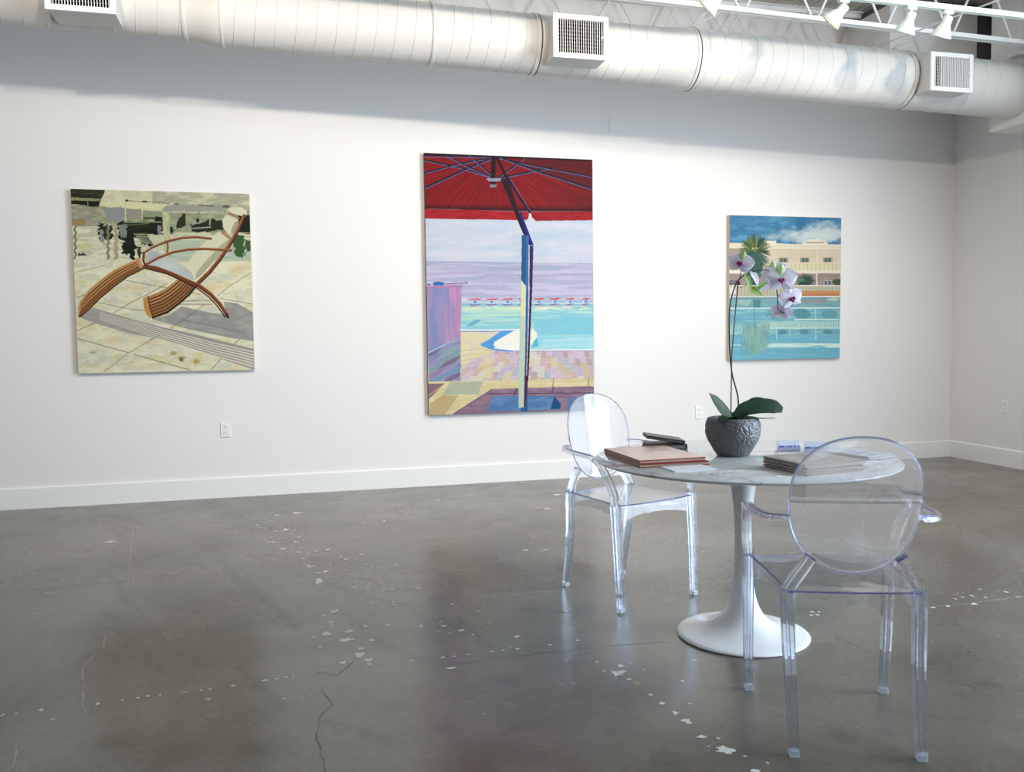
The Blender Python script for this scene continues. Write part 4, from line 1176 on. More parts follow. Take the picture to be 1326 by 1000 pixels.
    A.poly([(490, 225), (600, 222), (598, 240), (570, 246), (510, 243)], L3(150, 156, 176)); A.poly([(520, 246), (562, 246), (562, 268), (522, 268)], L3(50, 26, 40)); A.poly([(518, 268), (568, 268), (566, 284), (530, 290), (518, 282)], L3(130, 134, 146))
    # post
    A.poly([(750, 632), (800, 632), (800, O + 960), (752, O + 962)], L3(48, 96, 146))
    A.poly([(750, 632), (780, 632), (780, O + 60), (748, O + 20)], L3(42, 92, 126)); A.poly([(782, 636), (800, 632), (798, O + 740), (778, O + 920), (780, O + 50)], L3(58, 108, 178))
    A.poly([(748, O + 15), (780, O + 55), (776, O + 500), (770, O + 930), (734, O + 930), (738, O + 500)], L3(186, 206, 188)); A.poly([(750, O + 20), (780, O + 55), (779, O + 270), (746, O + 280)], L3(218, 220, 168), 0.8)
    A.line([(780, O + 55), (776, O + 500), (770, O + 925)], 5, L3(228, 220, 150), 0.8)
    A.poly([(806, 708), (834, 708), (828, O + 60), (812, O + 500), (796, O + 780), (784, O + 925), (772, O + 925), (778, O + 700), (798, O + 300), (806, O + 50)], L3(70, 40, 84)); A.line([(824, O + 60), (810, O + 500), (800, O + 740)], 6, L3(20, 20, 34)); A.line([(803, 740), (803, O - 5)], 4, L3(220, 220, 236))
    A.line([(806, O + 60), (800, O + 380), (790, O + 700)], 6, L3(206, 206, 226), 0.85); A.line([(786, O + 700), (778, O + 920)], 8, L3(96, 18, 84))
    A.C = A.C ** 1.06
    A.C *= 0.90
    A.C *= (0.94 + 0.12 * fbm(X / 9, Y / 9, 90, 3))[..., None]
    return A
ap = painting_parasol()
hang(ap, 'painting', 'tall painting of a red parasol above a seaside swimming pool, largest of the three', 1.097, 2.531, 0.589, 2.710, M_canvas_dark)

# ---- 3: hotel behind a pool
def painting_hotel():
    A = Art([(116, 60), (1258, 96), (1231, 741 + 770), (105, 741 + 793)], 1.145, 1.29, 300)
    X, Y = A.X, A.Y
    O = 741
    A.C[:] = L3(74, 132, 168)
    A.wash(None, L3(104, 160, 188), 0.8, 160, 50, 1); A.wash(None, L3(50, 108, 150), 0.6, 120, 40, 2, 0.5, 0.62)
    for x, y, rx, ry, a in ((1020, 250, 240, 110, 1.0), (900, 300, 260, 70, .8), (1180, 260, 130, 80, .9), (720, 240, 120, 40, .5), (560, 290, 130, 40, .45)):
        A.blend(np.clip((1.15 - np.hypot((X - x) / rx, (Y - y) / ry) + (fbm(X / 70, Y / 45, 5) - 0.5) * 1.2) * 1.4, 0, 1), L3(206, 218, 216), a * 0.9)
    cr_ = L3(228, 218, 196)
    A.poly([(100, 345), (470, 345), (470, 322), (592, 322), (596, 352), (860, 360), (1260, 366), (1260, O + 160), (100, O + 160)], L3(216, 200, 176))
    A.poly([(100, 345), (596, 352), (860, 360), (1260, 368), (1260, 422), (540, 410), (100, 400)], cr_); A.poly([(476, 322), (592, 322), (594, 362), (476, 360)], L3(232, 224, 206))
    A.poly([(855, 362), (880, 330), (940, 312), (1010, 308), (1070, 318), (1110, 340), (1125, 368)], L3(232, 224, 206)); A.line([(900, 345), (1080, 345)], 10, L3(150, 132, 110), 0.7)
    for x in range(905, 1085, 18):
        A.line([(x, 338), (x, 350)], 4, L3(96, 84, 76), 0.8)
    A.line([(110, 372), (1255, 392)], 3, L3(206, 190, 168), 0.8); A.line([(110, 402), (540, 412), (1255, 425)], 4, L3(176, 158, 140))
    m = A.inside([(100, 402), (540, 412), (1260, 425), (1260, 545), (100, 545)]); A.wash(m, L3(222, 206, 180), 0.8, 90, 40, 8)
    for x in (885, 1118, 665):
        A.poly([(x - 48, 498), (x + 48, 498), (x + 48, 544), (x - 48, 544)], L3(150, 154, 132)); A.poly([(x - 30, 502), (x - 4, 502), (x - 4, 542), (x - 30, 542)], L3(84, 104, 96)); A.poly([(x + 6, 502), (x + 28, 502), (x + 28, 542), (x + 6, 542)], L3(70, 92, 88)); A.line([(x - 50, 496), (x + 50, 496)], 4, L3(196, 186, 160))
    A.line([(738, 425), (738, 548)], 4, L3(200, 186, 164)); A.line([(1010, 425), (1010, 650)], 10, L3(228, 220, 200))
    A.poly([(100, 548), (1260, 550), (1260, 628), (100, 630)], L3(222, 212, 176)); A.line([(100, 550), (1260, 553)], 6, L3(232, 226, 206))
    for i, x in enumerate(range(660, 1260, 42)):
        A.line([(x, 556), (x, 624)], 5, L3(170, 164, 140) if i % 3 else L3(150, 146, 126), 0.7)
    A.poly([(100, 628), (1260, 628), (1260, 656), (100, 656)], L3(232, 226, 208)); A.line([(600, 640), (1255, 642)], 3, L3(206, 198, 178))
    A.poly([(100, 656), (1260, 660), (1260, 780), (100, 780)], L3(150, 134, 130)); A.wash(A.inside([(100, 656), (1260, 660), (1260, 780), (100, 780)]), L3(166, 148, 140), 0.8, 90, 30, 9)
    A.poly([(100, 400), (236, 400), (236, 560), (100, 560)], L3(160, 146, 138), 0.9); A.poly([(108, 725), (190, 725), (190, 770), (108, 770)], L3(92, 96, 110)); A.line([(110, 740), (190, 740)], 3, L3(170, 160, 156)); A.line([(150, 725), (150, 770)], 3, L3(170, 160, 156))
    for x in (735, 1005):
        A.line([(x, 656), (x, 780)], 12, L3(230, 222, 204))
    A.poly([(1075, 730), (1155, 730), (1155, 775), (1075, 775)], L3(176, 174, 166)); A.poly([(1082, 735), (1110, 735), (1110, 772), (1082, 772)], L3(96, 112, 112)); A.poly([(1118, 735), (1148, 735), (1148, 772), (1118, 772)], L3(96, 112, 112))
    def palm(cx, cyy, rx, ry, dk, lt, n, seed, core=0.55):
        A.blob(cx, cyy + ry * 0.15, rx * core, ry * 0.75, dk, seed=seed, rough=0.5, sc=22)
        r_ = random.Random(seed)
        for k in range(n):
            a = r_.uniform(-0.35, PI + 0.35)
            L = r_.uniform(0.72, 1.05)
            x1, y1 = cx + math.cos(a) * rx * L, cyy - math.sin(a) * ry * L
            c = lt if r_.random() < 0.5 else dk
            A.line([(cx + (x1 - cx) * 0.15, cyy + (y1 - cyy) * 0.15), (x1, y1)], 13, c, 0.9, w1=2.5)
    A.poly([(310, 470), (455, 470), (450, 560), (435, 640), (415, 720), (385, 780), (300, 780), (290, 640)], L3(62, 92, 90), rough=12, seed=11)
    A.wash(A.inside([(285, 470), (480, 470), (440, 700), (300, 700)]), L3(88, 118, 110), 0.8, 14, 70, 12)
    r_ = random.Random(4)
    fr_ = []
    for k in range(230):
        a = r_.uniform(-PI, PI)
        up_ = math.sin(a)
        fr_.append((up_, a, r_.uniform(0.72, 1.04), k))
    for up_, a, L, k in sorted(fr_):
        ry_ = 175 if up_ > 0 else 215
        cs = [L3(58, 80, 56), L3(84, 106, 66), L3(44, 64, 52), L3(116, 128, 78)] if up_ > -0.1 else [L3(70, 102, 94), L3(48, 74, 72), L3(84, 112, 98), L3(60, 88, 80)]
        x0_, y0_ = 382 + math.cos(a) * 12, 428 - up_ * 12
        A.line([(x0_, y0_), (382 + math.cos(a) * 75 * L, 428 - up_ * ry_ * 0.52 * L), (382 + math.cos(a) * 160 * L, 432 - up_ * ry_ * L)], 14, cs[k % 4], 0.85, w1=6)
    A.soft(358, 402, 18, 14, L3(236, 236, 200), 1.0); A.soft(395, 398, 14, 12, L3(226, 226, 190), 0.9)
    palm(890, 730, 105, 80, L3(52, 78, 70), L3(96, 124, 96), 50, 33, 0.8)
    A.blob(1215, 745, 50, 42, L3(70, 88, 62), seed=9, rough=0.6, sc=14)
    # fence, orange hedge, pool lip
    A.poly([(100, 780), (1260, 780), (1260, O + 150), (100, O + 150)], L3(182, 178, 152)); 
    for x in range(115, 1250, 11):
        A.line([(x, 790), (x, O + 140)], 3.5, L3(216, 210, 190) if (x // 11) % 3 else L3(128, 128, 108), 0.75)
    A.line([(100, 779), (1260, 782)], 9, L3(232, 228, 214)); A.poly([(110, O + 60), (170, O + 45), (185, O + 120), (120, O + 130)], L3(232, 228, 222), 0.9, rough=4, seed=8)
    A.poly([(820, O + 98), (860, O + 92), (1235, O + 95), (1235, O + 148), (820, O + 148)], L3(204, 142, 96)); A.poly([(840, O + 125), (1235, O + 128), (1235, O + 148), (840, O + 148)], L3(186, 118, 80), 0.8)
    A.line([(100, O + 152), (1240, O + 152)], 9, L3(236, 240, 238))
    # the pool with its reflections
    pool = Y > O + 157
    A.blend(pool, L3(124, 178, 190)); A.wash(pool, L3(104, 168, 192), 0.8, 200, 22, 20); A.wash(pool, L3(150, 200, 200), 0.7, 180, 16, 21, 0.5, 0.62)
    A.blend(pool & (Y > O + 540), L3(108, 178, 202), 0.6)
    A.blend((Y > O + 157) & (Y < O + 175), L3(108, 140, 150), 0.7); A.blend((Y > O + 175) & (Y < O + 258), L3(122, 158, 162), 0.6)
    A.poly([(820, O + 180), (1110, O + 180), (1110, O + 218), (820, O + 218)], L3(156, 142, 140), 0.7, rough=8, seed=3); A.blob(1170, O + 180, 60, 20, L3(196, 216, 184), 0.8, seed=4, rough=0.9, sc=12)
    A.poly([(355, O + 180), (430, O + 180), (425, O + 260), (355, O + 258)], L3(70, 134, 132), 0.85); A.poly([(190, O + 178), (340, O + 185), (300, O + 240), (200, O + 225)], L3(176, 200, 190), 0.6, rough=10, seed=5)
    A.blob(850, O + 325, 95, 60, L3(84, 142, 148), 0.85, seed=6, rough=0.4); A.blob(1130, O + 325, 90, 50, L3(100, 154, 162), 0.8, seed=7, rough=0.4); A.blob(600, O + 320, 120, 70, L3(96, 150, 158), 0.7, seed=8)
    A.line([(100, O + 268), (1240, O + 266)], 9, L3(222, 238, 234)); A.line([(990, O + 270), (992, O + 590)], 7, L3(206, 230, 226), 0.85)
    A.line([(780, O + 382), (1240, O + 384)], 14, L3(206, 232, 230), 0.9); A.poly([(520, O + 402), (1240, O + 402), (1240, O + 470), (520, O + 470)], L3(184, 216, 208), 0.85); A.line([(520, O + 470), (1240, O + 470)], 7, L3(214, 234, 228))
    for i, x in enumerate(range(620, 1235, 24)):
        A.line([(x, O + 408), (x, O + 462)], 4, L3(104, 154, 164), 0.7)
    A.poly([(110, O + 430), (250, O + 430), (240, O + 525), (110, O + 520)], L3(164, 204, 202), 0.8); 
    for x in (150, 185, 215):
        A.line([(x, O + 450), (x, O + 510)], 4, L3(96, 150, 170), 0.7)
    A.line([(100, O + 524), (220, O + 520)], 6, L3(206, 230, 230)); A.line([(100, O + 440), (380, O + 436)], 4, L3(80, 130, 150), 0.6)
    for x in (650, 872, 1112):
        A.blob(x, O + 508, 56, 26, L3(92, 140, 156), 0.9, seed=x, rough=0.2)
    A.line([(592, O + 480), (590, O + 590)], 6, L3(196, 224, 222), 0.8); A.line([(728, O + 480), (728, O + 560)], 6, L3(196, 224, 222), 0.8)
    A.wash(A.inside([(490, O + 622), (1240, O + 622), (1240, O + 668), (490, O + 662)]), L3(206, 230, 222), 1.0, 200, 16, 22, 0.3, 0.5); A.line([(100, O + 640), (220, O + 640)], 16, L3(184, 218, 216), 0.8)
    A.line([(480, O + 625), (1240, O + 630)], 6, L3(214, 236, 230), 0.9); A.line([(480, O + 660), (1000, O + 660)], 5, L3(206, 230, 226), 0.8)
    A.blend(np.clip((1 - np.hypot((X - 370) / 150, (Y - O - 590) / 185) + (fbm(X / 40, Y / 40, 9) - 0.5) * 0.5) * 3, 0, 1), L3(150, 184, 164), 0.72)
    A.blob(480, O + 440, 90, 50, L3(170, 196, 170), 0.6, seed=12, rough=0.8); A.wash(A.inside([(230, O + 430), (520, O + 430), (500, O + 700), (230, O + 740)]), L3(104, 150, 150), 0.5, 14, 70, 23)
    A.line([(365, O + 180), (368, O + 470)], 12, L3(84, 128, 140), 0.5)
    A.C *= 0.92
    A.C *= (0.95 + 0.1 * fbm(X / 9, Y / 9, 90, 3))[..., None]
    return A
ap = painting_hotel()
hang(ap, 'painting', 'blue and cream painting of a hotel with a palm behind a pool, behind the orchid', 3.815, 4.952, 0.986, 2.275, M_canvas)

# ================================================================== TABLE
TC = (1.775, 3.117)
t = thing('tulip_table', 'round white marble pedestal table with flared white tulip base', 'table', (TC[0], TC[1], 0))
b = MB()
b.lathe([(0.001, 0.712), (0.50, 0.712), (0.575, 0.717), (0.594, 0.7235), (0.598, 0.7275), (0.598, 0.7305), (0.5965, 0.732), (0.001, 0.732)], 160)
b.build('tabletop', M_marble, t)
b = MB()
prof = [(0.001, 0.0), (0.258, 0.0), (0.2645, 0.003), (0.2655, 0.007), (0.262, 0.011), (0.25, 0.0145), (0.225, 0.019), (0.19, 0.0265), (0.155, 0.037),
        (0.125, 0.051), (0.100, 0.069), (0.080, 0.092), (0.064, 0.122), (0.052, 0.16), (0.0435, 0.21), (0.0375, 0.27), (0.0345, 0.34), (0.034, 0.41),
        (0.036, 0.48), (0.041, 0.55), (0.049, 0.61), (0.059, 0.66), (0.070, 0.70), (0.076, 0.712), (0.001, 0.712)]
b.lathe(prof, 120)
b.build('pedestal', M_lacquer, t)

# ================================================================== GHOST CHAIRS (front = +y)
def u_section(w, d, g=0.28, depth=0.55):
    """rectangular bar with a channel moulded into its inner face"""
    return [(-w / 2, -d / 2), (w / 2, -d / 2), (w / 2, d / 2), (w * g / 2, d / 2), (w * g / 2, d / 2 - d * depth), (-w * g / 2, d / 2 - d * depth), (-w * g / 2, d / 2), (-w / 2, d / 2)]

SEAT_Z = 0.478
def seat_outline(n=10):
    """half-width of the seat along y"""
    P = []
    cor = [(0.222, 0.205), (0.19, -0.195), (-0.19, -0.195), (-0.222, 0.205)]
    def arc(a, b_, bul, nx, ny):
        return [(a[0] + (b_[0] - a[0]) * t + nx * bul * 4 * t * (1 - t), a[1] + (b_[1] - a[1]) * t + ny * bul * 4 * t * (1 - t)) for t in [i / n for i in range(n)]]
    P += arc(cor[0], cor[1], -0.004, 1, 0)
    P += arc(cor[1], cor[2], 0.010, 0, -1)
    P += arc(cor[2], cor[3], -0.004, -1, 0)
    P += arc(cor[3], cor[0], 0.022, 0, 1)
    return P

def make_chair(label):
    t = thing('ghost_armchair', label, 'chair', (0, 0, 0), 0, 'clear plastic armchairs at the table')
    # seat
    O = seat_outline()
    n = len(O)
    b = MB()
    T = 0.006
    rings = [1.0, 0.985, 0.7, 0.4, 0.15]
    vs, fs = [], []
    for s_ in (0, 1):
        for q, r in enumerate(rings):
            dish = -0.006 * (1 - r ** 2)
            for x, y in O:
                vs.append((x * r, y * r, SEAT_Z - s_ * T + dish - (0.001 if q == 0 and s_ == 0 else 0)))
    R = len(rings)
    for s_ in (0, 1):
        o = s_ * R * n
        for q in range(R - 1):
            for k in range(n):
                j = (k + 1) % n
                fs.append((o + q * n + k, o + q * n + j, o + (q + 1) * n + j, o + (q + 1) * n + k))
        fs.append(tuple(o + (R - 1) * n + k for k in range(n)))
    for k in range(n):
        j = (k + 1) % n
        fs.append((k, j, R * n + j, R * n + k))
    b.add(vs, fs, 0, False)
    b.build('seat', M_poly, t)
    b = MB()                                      # coloured cut edge round the seat
    pts = [Vector((x * 1.004, y * 1.004, SEAT_Z - 0.003)) for x, y in O]
    pts.append(pts[0]); 
    b.tube(pts, 0.0022, 6)
    b.build('seat_rim', M_edge, t, label='violet tinted seat rim')
    # aprons under the seat with an arched lower edge
    def apron(p, q, hgt, arch, name='apron'):
        b = MB()
        N = 16
        p, q = Vector(p), Vector(q)
        d = (q - p).normalized()
        nn = Vector((-d.y, d.x, 0)) * 0.002
        vs, fs = [], []
        for i in range(N + 1):
            s_ = i / N
            c = p.lerp(q, s_)
            zb = SEAT_Z - hgt + arch * (4 * s_ * (1 - s_)) ** 0.8
            for sg in (-1, 1):
                vs.append(c + nn * sg + Vector((0, 0, SEAT_Z - 0.007)))
                vs.append(c + nn * sg + Vector((0, 0, zb)))
        for i in range(N):
            o = 4 * i
            fs += [(o, o + 4, o + 5, o + 1), (o + 2, o + 3, o + 7, o + 6), (o + 1, o + 5, o + 7, o + 3), (o, o + 2, o + 6, o + 4)]
        fs += [(0, 1, 3, 2), (4 * N, 4 * N + 2, 4 * N + 3, 4 * N + 1)]
        b.add(vs, fs)
        return b.build(name, M_poly, t)
    apron((-0.205, 0.203, 0), (0.205, 0.203, 0), 0.082, 0.030)
    apron((-0.175, -0.187, 0), (0.175, -0.187, 0), 0.050, 0.0)
    apron((-0.212, 0.185, 0), (-0.186, -0.175, 0), 0.070, 0.022)
    apron((0.212, 0.185, 0), (0.186, -0.175, 0), 0.070, 0.022)
    # legs
    for sx in (-1, 1):
        for fr in (1, 0):
            if fr:
                path = [(sx * 0.226, 0.222, 0.018), (sx * 0.229, 0.216, 0.15), (sx * 0.231, 0.208, 0.30), (sx * 0.232, 0.200, 0.42), (sx * 0.232, 0.196, 0.482)]
                sc = [0.74, 0.82, 0.92, 1.0, 1.04]
                upd = (0, -1, 0)
            else:
                path = [(sx * 0.180, -0.246, 0.018), (sx * 0.181, -0.226, 0.12), (sx * 0.184, -0.204, 0.25), (sx * 0.188, -0.192, 0.38), (sx * 0.189, -0.190, 0.484)]
                sc = [0.74, 0.82, 0.92, 1.0, 1.04]
                upd = (0, 1, 0)
            b = MB()
            bp_ = bezier(path, 5)
            b.sweep(bp_, u_section(0.036, 0.034), scales=[0.74 + 0.30 * k / (len(bp_) - 1) for k in range(len(bp_))], up=upd)
            leg = b.build('leg', M_leg, t)
            b = MB()
            x, y, z = path[0]
            b.rbox(x - 0.0145, x + 0.0145, y - 0.0135, y + 0.0135, 0.0, 0.020, 0.003)
            b.build('foot_cap', M_cap, leg, label='frosted foot cap')
    # back: an oval pane, slightly hollow towards the sitter
    def back_pt(u, v):                            # u,v on the unit disc
        x = 0.188 * u * (1 + 0.06 * v)
        z = 0.735 + 0.206 * v
        y = -0.228 - 0.040 * v + 0.030 * u * u
        return Vector((x, y, z))
    b = MB()
    n, rings = 72, [1.0, 0.985, 0.94, 0.8, 0.6, 0.4, 0.2]
    vs, fs = [], []
    def se(a):                                    # slightly squared oval
        c, s_ = math.cos(a), math.sin(a)
        k = (abs(c) ** 2.25 + abs(s_) ** 2.25) ** (-1 / 2.25)
        return c * k, s_ * k
    for side in (0, 1):
        for q, r in enumerate(rings):
            th = 0.0035 if q >= 2 else (0.0045 if q == 1 else 0.003)
            for k in range(n):
                u, v = se(2 * PI * k / n)
                p = back_pt(u * r, v * r)
                vs.append(p + Vector((0, th if side == 0 else -th, 0)))
        c = back_pt(0, 0)
        vs.append(c + Vector((0, 0.0035 if side == 0 else -0.0035, 0)))
    per = len(rings) * n + 1
    for side in (0, 1):
        o = side * per
        for q in range(len(rings) - 1):
            for k in range(n):
                j = (k + 1) % n
                fs.append((o + q * n + k, o + q * n + j, o + (q + 1) * n + j, o + (q + 1) * n + k))
        for k in range(n):
            fs.append((o + (len(rings) - 1) * n + k, o + (len(rings) - 1) * n + (k + 1) % n, o + per - 1))
    fs += [(k, (k + 1) % n, per + (k + 1) % n, per + k) for k in range(n)]
    b.add(vs, fs, 0, True)
    bk = b.build('backrest', M_pane, t)
    b = MB()
    pts = [back_pt(*se(2 * PI * k / n)) * 1.0 for k in range(n + 1)]
    b.tube(pts, 0.0030, 8)
    b.build('backrest_rim', M_edge2, bk)
    # stems from the rear corners up to the oval
    for sx in (-1, 1):
        b = MB()
        path = [(sx * 0.190, -0.189, 0.476), (sx * 0.172, -0.196, 0.510), (sx * 0.150, -0.203, 0.545), (sx * 0.128, -0.209, 0.582)]
        b.sweep(path, u_section(0.034, 0.024, 0.3, 0.5), scales=[1, 1, 1, 0.92], up=(0, 1, 0))
        b.build('back_stem', M_poly, t)
        b = MB()
        x, y, z = path[-1]
        M = Matrix.Translation((x, y, z)) @ Matrix.Rotation(sx * math.radians(-33), 4, 'Y')
        for a in ((-0.017, 0.017, 0.001, 0.004), (-0.017, 0.017, -0.004, -0.001)):
            pass
        b.box(-0.017, 0.017, -0.013, 0.013, -0.0015, 0.0015, M=M)
        b.build('stem_joint', M_edge, t, label='violet joint between stem and oval back')
        # armrest with its curved front upright
        P = [(sx * 0.233, 0.196, 0.480), (sx * 0.237, 0.190, 0.520), (sx * 0.243, 0.170, 0.570), (sx * 0.250, 0.136, 0.625), (sx * 0.254, 0.104, 0.660), (sx * 0.258, 0.080, 0.676)]
        up_ = bezier(P, 5)
        b = MB()
        b.sweep(up_, u_section(0.036, 0.018, 0.35, 0.5), scales=[1 - 0.12 * i / len(up_) for i in range(len(up_))], up=(sx * 0.15, 1, 0.5))
        b.build('arm_upright', M_poly, t)
        Q = [(sx * 0.258, 0.092, 0.677), (sx * 0.262, 0.03, 0.683), (sx * 0.262, -0.05, 0.687), (sx * 0.254, -0.115, 0.690), (sx * 0.236, -0.165, 0.693), (sx * 0.205, -0.198, 0.696), (sx * 0.188, -0.205, 0.697)]
        q_ = bezier(Q, 5)
        b = MB()
        b.sweep(q_, u_section(0.034, 0.014, 0.4, 0.5), up=(0, 0, -1))
        b.build('armrest', M_poly, t)
        b = MB()
        b.tube([p + Vector((0, 0, 0.0075)) for p in q_[2:]], 0.0022, 6)
        b.build('armrest_edge', M_edge, t, label='violet tinted armrest edge')
    return t
M_edge2 = make_poly('pale_violet_rim', (0.62, 0.68, 0.92, 1), 0.25)
ch = make_chair('clear plastic armchair with oval back, behind the table on the left, facing the camera')
ch.location = (1.543, 3.800, 0)
ch.rotation_euler = (0, 0, math.radians(-71.2 - 90))
dup(ch, (1.652, 2.333, 0), math.radians(70.2 - 90), 'clear plastic armchair nearest the camera, seen from behind in front of the table')

# ================================================================== THINGS ON THE TABLE
TZ = 0.732
def book(name, cx, cyy, z, w, d, h, rz, label, cat, cover, pages, group=None, spine='x'):
    t = thing(name, label, cat, (cx, cyy, z), rz, group)
    c = 0.0030
    b = MB(); b.rbox(-w / 2, w / 2, -d / 2, d / 2, 0, c, 0.0006); b.build('back_cover', cover, t)
    b = MB(); b.rbox(-w / 2, w / 2, -d / 2, d / 2, h - c, h, 0.0006); b.build('front_cover', cover, t)
    b = MB(); b.rbox(-w / 2, w / 2, d / 2 - c, d / 2, c * 0.5, h - c * 0.5, 0.0006) if spine == 'y' else b.rbox(w / 2 - c, w / 2, -d / 2, d / 2, c * 0.5, h - c * 0.5, 0.0006)
    b.build('spine', cover, t)
    b = MB(); b.box(-w / 2 + 0.004, w / 2 - 0.003, -d / 2 + 0.004, d / 2 - 0.003, c, h - c); b.build('page_block', pages, t)
    return t

def cover_grid(name, w, d, z, fn, parent, mat, n=90, t_=0.0006):
    """printed sheet: a fine mesh whose colours are the print"""
    nx, ny = n, max(3, int(n * d / w))
    xs, ys = np.linspace(-w / 2, w / 2, nx), np.linspace(-d / 2, d / 2, ny)
    X, Y = np.meshgrid(xs, ys)
    C = fn((X / w + 0.5), (Y / d + 0.5))
    co = np.stack([X.ravel(), Y.ravel(), np.full(X.size, z)], 1)
    i = (np.arange(ny - 1)[:, None] * nx + np.arange(nx - 1)[None, :]).ravel()
    F = np.stack([i, i + 1, i + nx + 1, i + nx], 1).tolist()
    me = bpy.data.meshes.new(name)
    me.from_pydata(co.tolist(), [], F)
    ca = me.color_attributes.new('print', 'FLOAT_COLOR', 'POINT')
    A = np.ones((X.size, 4), np.float32)
    A[:, :3] = C.reshape(-1, 3)
    ca.data.foreach_set('color', A.ravel())
    me.materials.append(mat)
    me.update()
    o = bpy.data.objects.new(name, me)
    S.collection.objects.link(o)
    o.parent = parent
    return o
M_print = attr_mat('glossy_print', 'print', rough=0.22, spec=0.5)
M_redcover = material('red_book_cover', rgb(158, 52, 40), rough=0.35)
M_redpages = material('cream_pages', rgb(190, 172, 156), rough=0.8, bump=0.3, bscale=500)
book('book', 1.419, 3.188, TZ, 0.288, 0.385, 0.0145, math.radians(-1.0), 'red hardcover art book, lower of the two at the table left', 'book', M_redcover, M_redpages, 'red art books', 'y')
bk = book('book', 1.410, 3.187, TZ + 0.0148, 0.276, 0.372, 0.0140, math.radians(0.6), 'red hardcover art book with a pale pattern on its cover, on top of the pair', 'book', M_redcover, M_redpages, 'red art books', 'y')
def red_print(u, v):
    n = fbm(u * 3 + v * 2, v * 4, 3)
    m = np.exp(-(((u - 0.55) / 0.28) ** 2 + ((v - 0.55) / 0.25) ** 2)) * np.clip((fbm(u * 6, v * 6, 8) - 0.35) * 4, 0, 1)
    c = L3(224, 170, 150)[None, None] * (1 - 0.25 * n[..., None]) * (1 - m[..., None]) + L3(186, 176, 164) * m[..., None]
    s_ = np.clip((vnoise(u * 9, v * 5 + 3, 4) - 0.62) * 5, 0, 1)[..., None] * np.clip(v * 2 - 0.6, 0, 1)[..., None]
    return c * (1 - s_) + L3(198, 96, 70) * s_
cover_grid('cover_print', 0.274, 0.370, 0.01425, red_print, bk, M_print)
# white booklet
M_paper = material('white_paper', rgb(232, 232, 238), rough=0.5)
t = thing('booklet', 'plain white booklet lying half under the red books', 'booklet', (1.437, 2.925, TZ), math.radians(1.5))
b = MB(); b.rbox(-0.09, 0.085, -0.066, 0.055, 0.0, 0.0020, 0.0004); b.build('cover', M_paper, t)
b = MB(); b.rbox(-0.088, 0.083, -0.064, 0.053, 0.0021, 0.0052, 0.0004); b.build('page_block', M_paper, t)
# two dark books at the far side
M_black = material('charcoal_cover', rgb(52, 54, 56), rough=0.4)
M_greyp = material('grey_pages', rgb(128, 130, 130), rough=0.8, bump=0.4, bscale=600)
book('book', 1.612, 3.520, TZ, 0.165, 0.150, 0.020, math.radians(-8), 'charcoal book lying flat at the far edge of the table', 'book', M_black, M_greyp, 'dark books', 'x')
bk = book('book', 1.606, 3.520, TZ + 0.0345, 0.168, 0.140, 0.014, math.radians(-14), 'charcoal book leaning tilted on the flat one at the far edge', 'book', M_black, M_greyp, 'dark books', 'x')
bk.rotation_euler = (0, math.radians(9), math.radians(-14))
# stack of magazines
M_mag = attr_mat('magazine_cover', 'print', rough=0.35, spec=0.4)
M_magp = material('magazine_edges', rgb(186, 174, 168), rough=0.8, vary=0.15, vscale=30)
M_magc = material('magazine_cover_edge', rgb(96, 82, 76), rough=0.6)
def mag_print(u, v):
    n = fbm(u * 5, v * 7, 21)[..., None]
    c = L3(186, 172, 158) * (0.75 + 0.5 * n)
    k = np.clip((fbm(u * 4 + 3, v * 3, 5) - 0.5) * 6, 0, 1)[..., None]
    c = c * (1 - k) + L3(150, 142, 142) * k
    e = ((u < 0.05) | (u > 0.95))[..., None]
    return np.where(e, L3(170, 160, 150), c)
NM = 10
MW, MD, MT = 0.262, 0.232, 0.0043
for i in range(NM):
    lab = ('grey-brown magazine on top of the stack at the right of the table' if i == NM - 1 else
           'grey-brown magazine at the bottom of the stack at the right of the table' if i == 0 else
           'grey-brown magazine inside the neat stack at the right of the table')
    t = thing('magazine', lab, 'magazine', (1.862 + random.uniform(-0.006, 0.006), 2.768 + random.uniform(-0.004, 0.004), TZ + i * (MT + 0.0001)),
              math.radians(7 + random.uniform(-1.5, 1.5)), 'magazines in the stack')
    b = MB()
    b.rbox(-MW / 2, MW / 2, -MD / 2, MD / 2, 0, MT - 0.0006, 0.0009); b.build('pages', M_magp, t)
    if i == NM - 1:
        cover_grid('cover', MW, MD, MT - 0.0003, mag_print, t, M_mag, 60)
    else:
        b = MB(); b.box(-MW / 2, MW / 2, -MD / 2, MD / 2, MT - 0.0008, MT); b.build('cover', M_magc, t)
# brochures
def brochure_print(u, v):
    n = fbm(u * 4, v * 10, 31)[..., None]
    c = L3(214, 222, 240) * (0.9 + 0.15 * n)
    k = (vnoise(u * 2, v * 26, 9) > 0.62)[..., None] & (u > 0.12)[..., None] & (u < 0.8)[..., None]
    return np.where(k, L3(150, 166, 206), c)
for i, (x, y, r, lab) in enumerate(((2.252, 3.075, 9, 'pale blue brochure at the bottom right of the table, under another'), (2.245, 3.090, 13, 'pale blue brochure with dark edge lying on top of the other one'))):
    t = thing('brochure', lab, 'brochure', (x, y, TZ + i * 0.0052), math.radians(r), 'blue brochures')
    b = MB(); b.rbox(-0.075, 0.075, -0.165, 0.165, 0, 0.0022, 0.0004); b.build('back_cover', M_black, t)
    b = MB(); b.rbox(-0.0745, 0.0745, -0.1645, 0.1645, 0.0023, 0.0045, 0.0004); b.build('pages', M_paper, t)
    cover_grid('front_cover', 0.149, 0.329, 0.0049, brochure_print, t, M_print, 40)
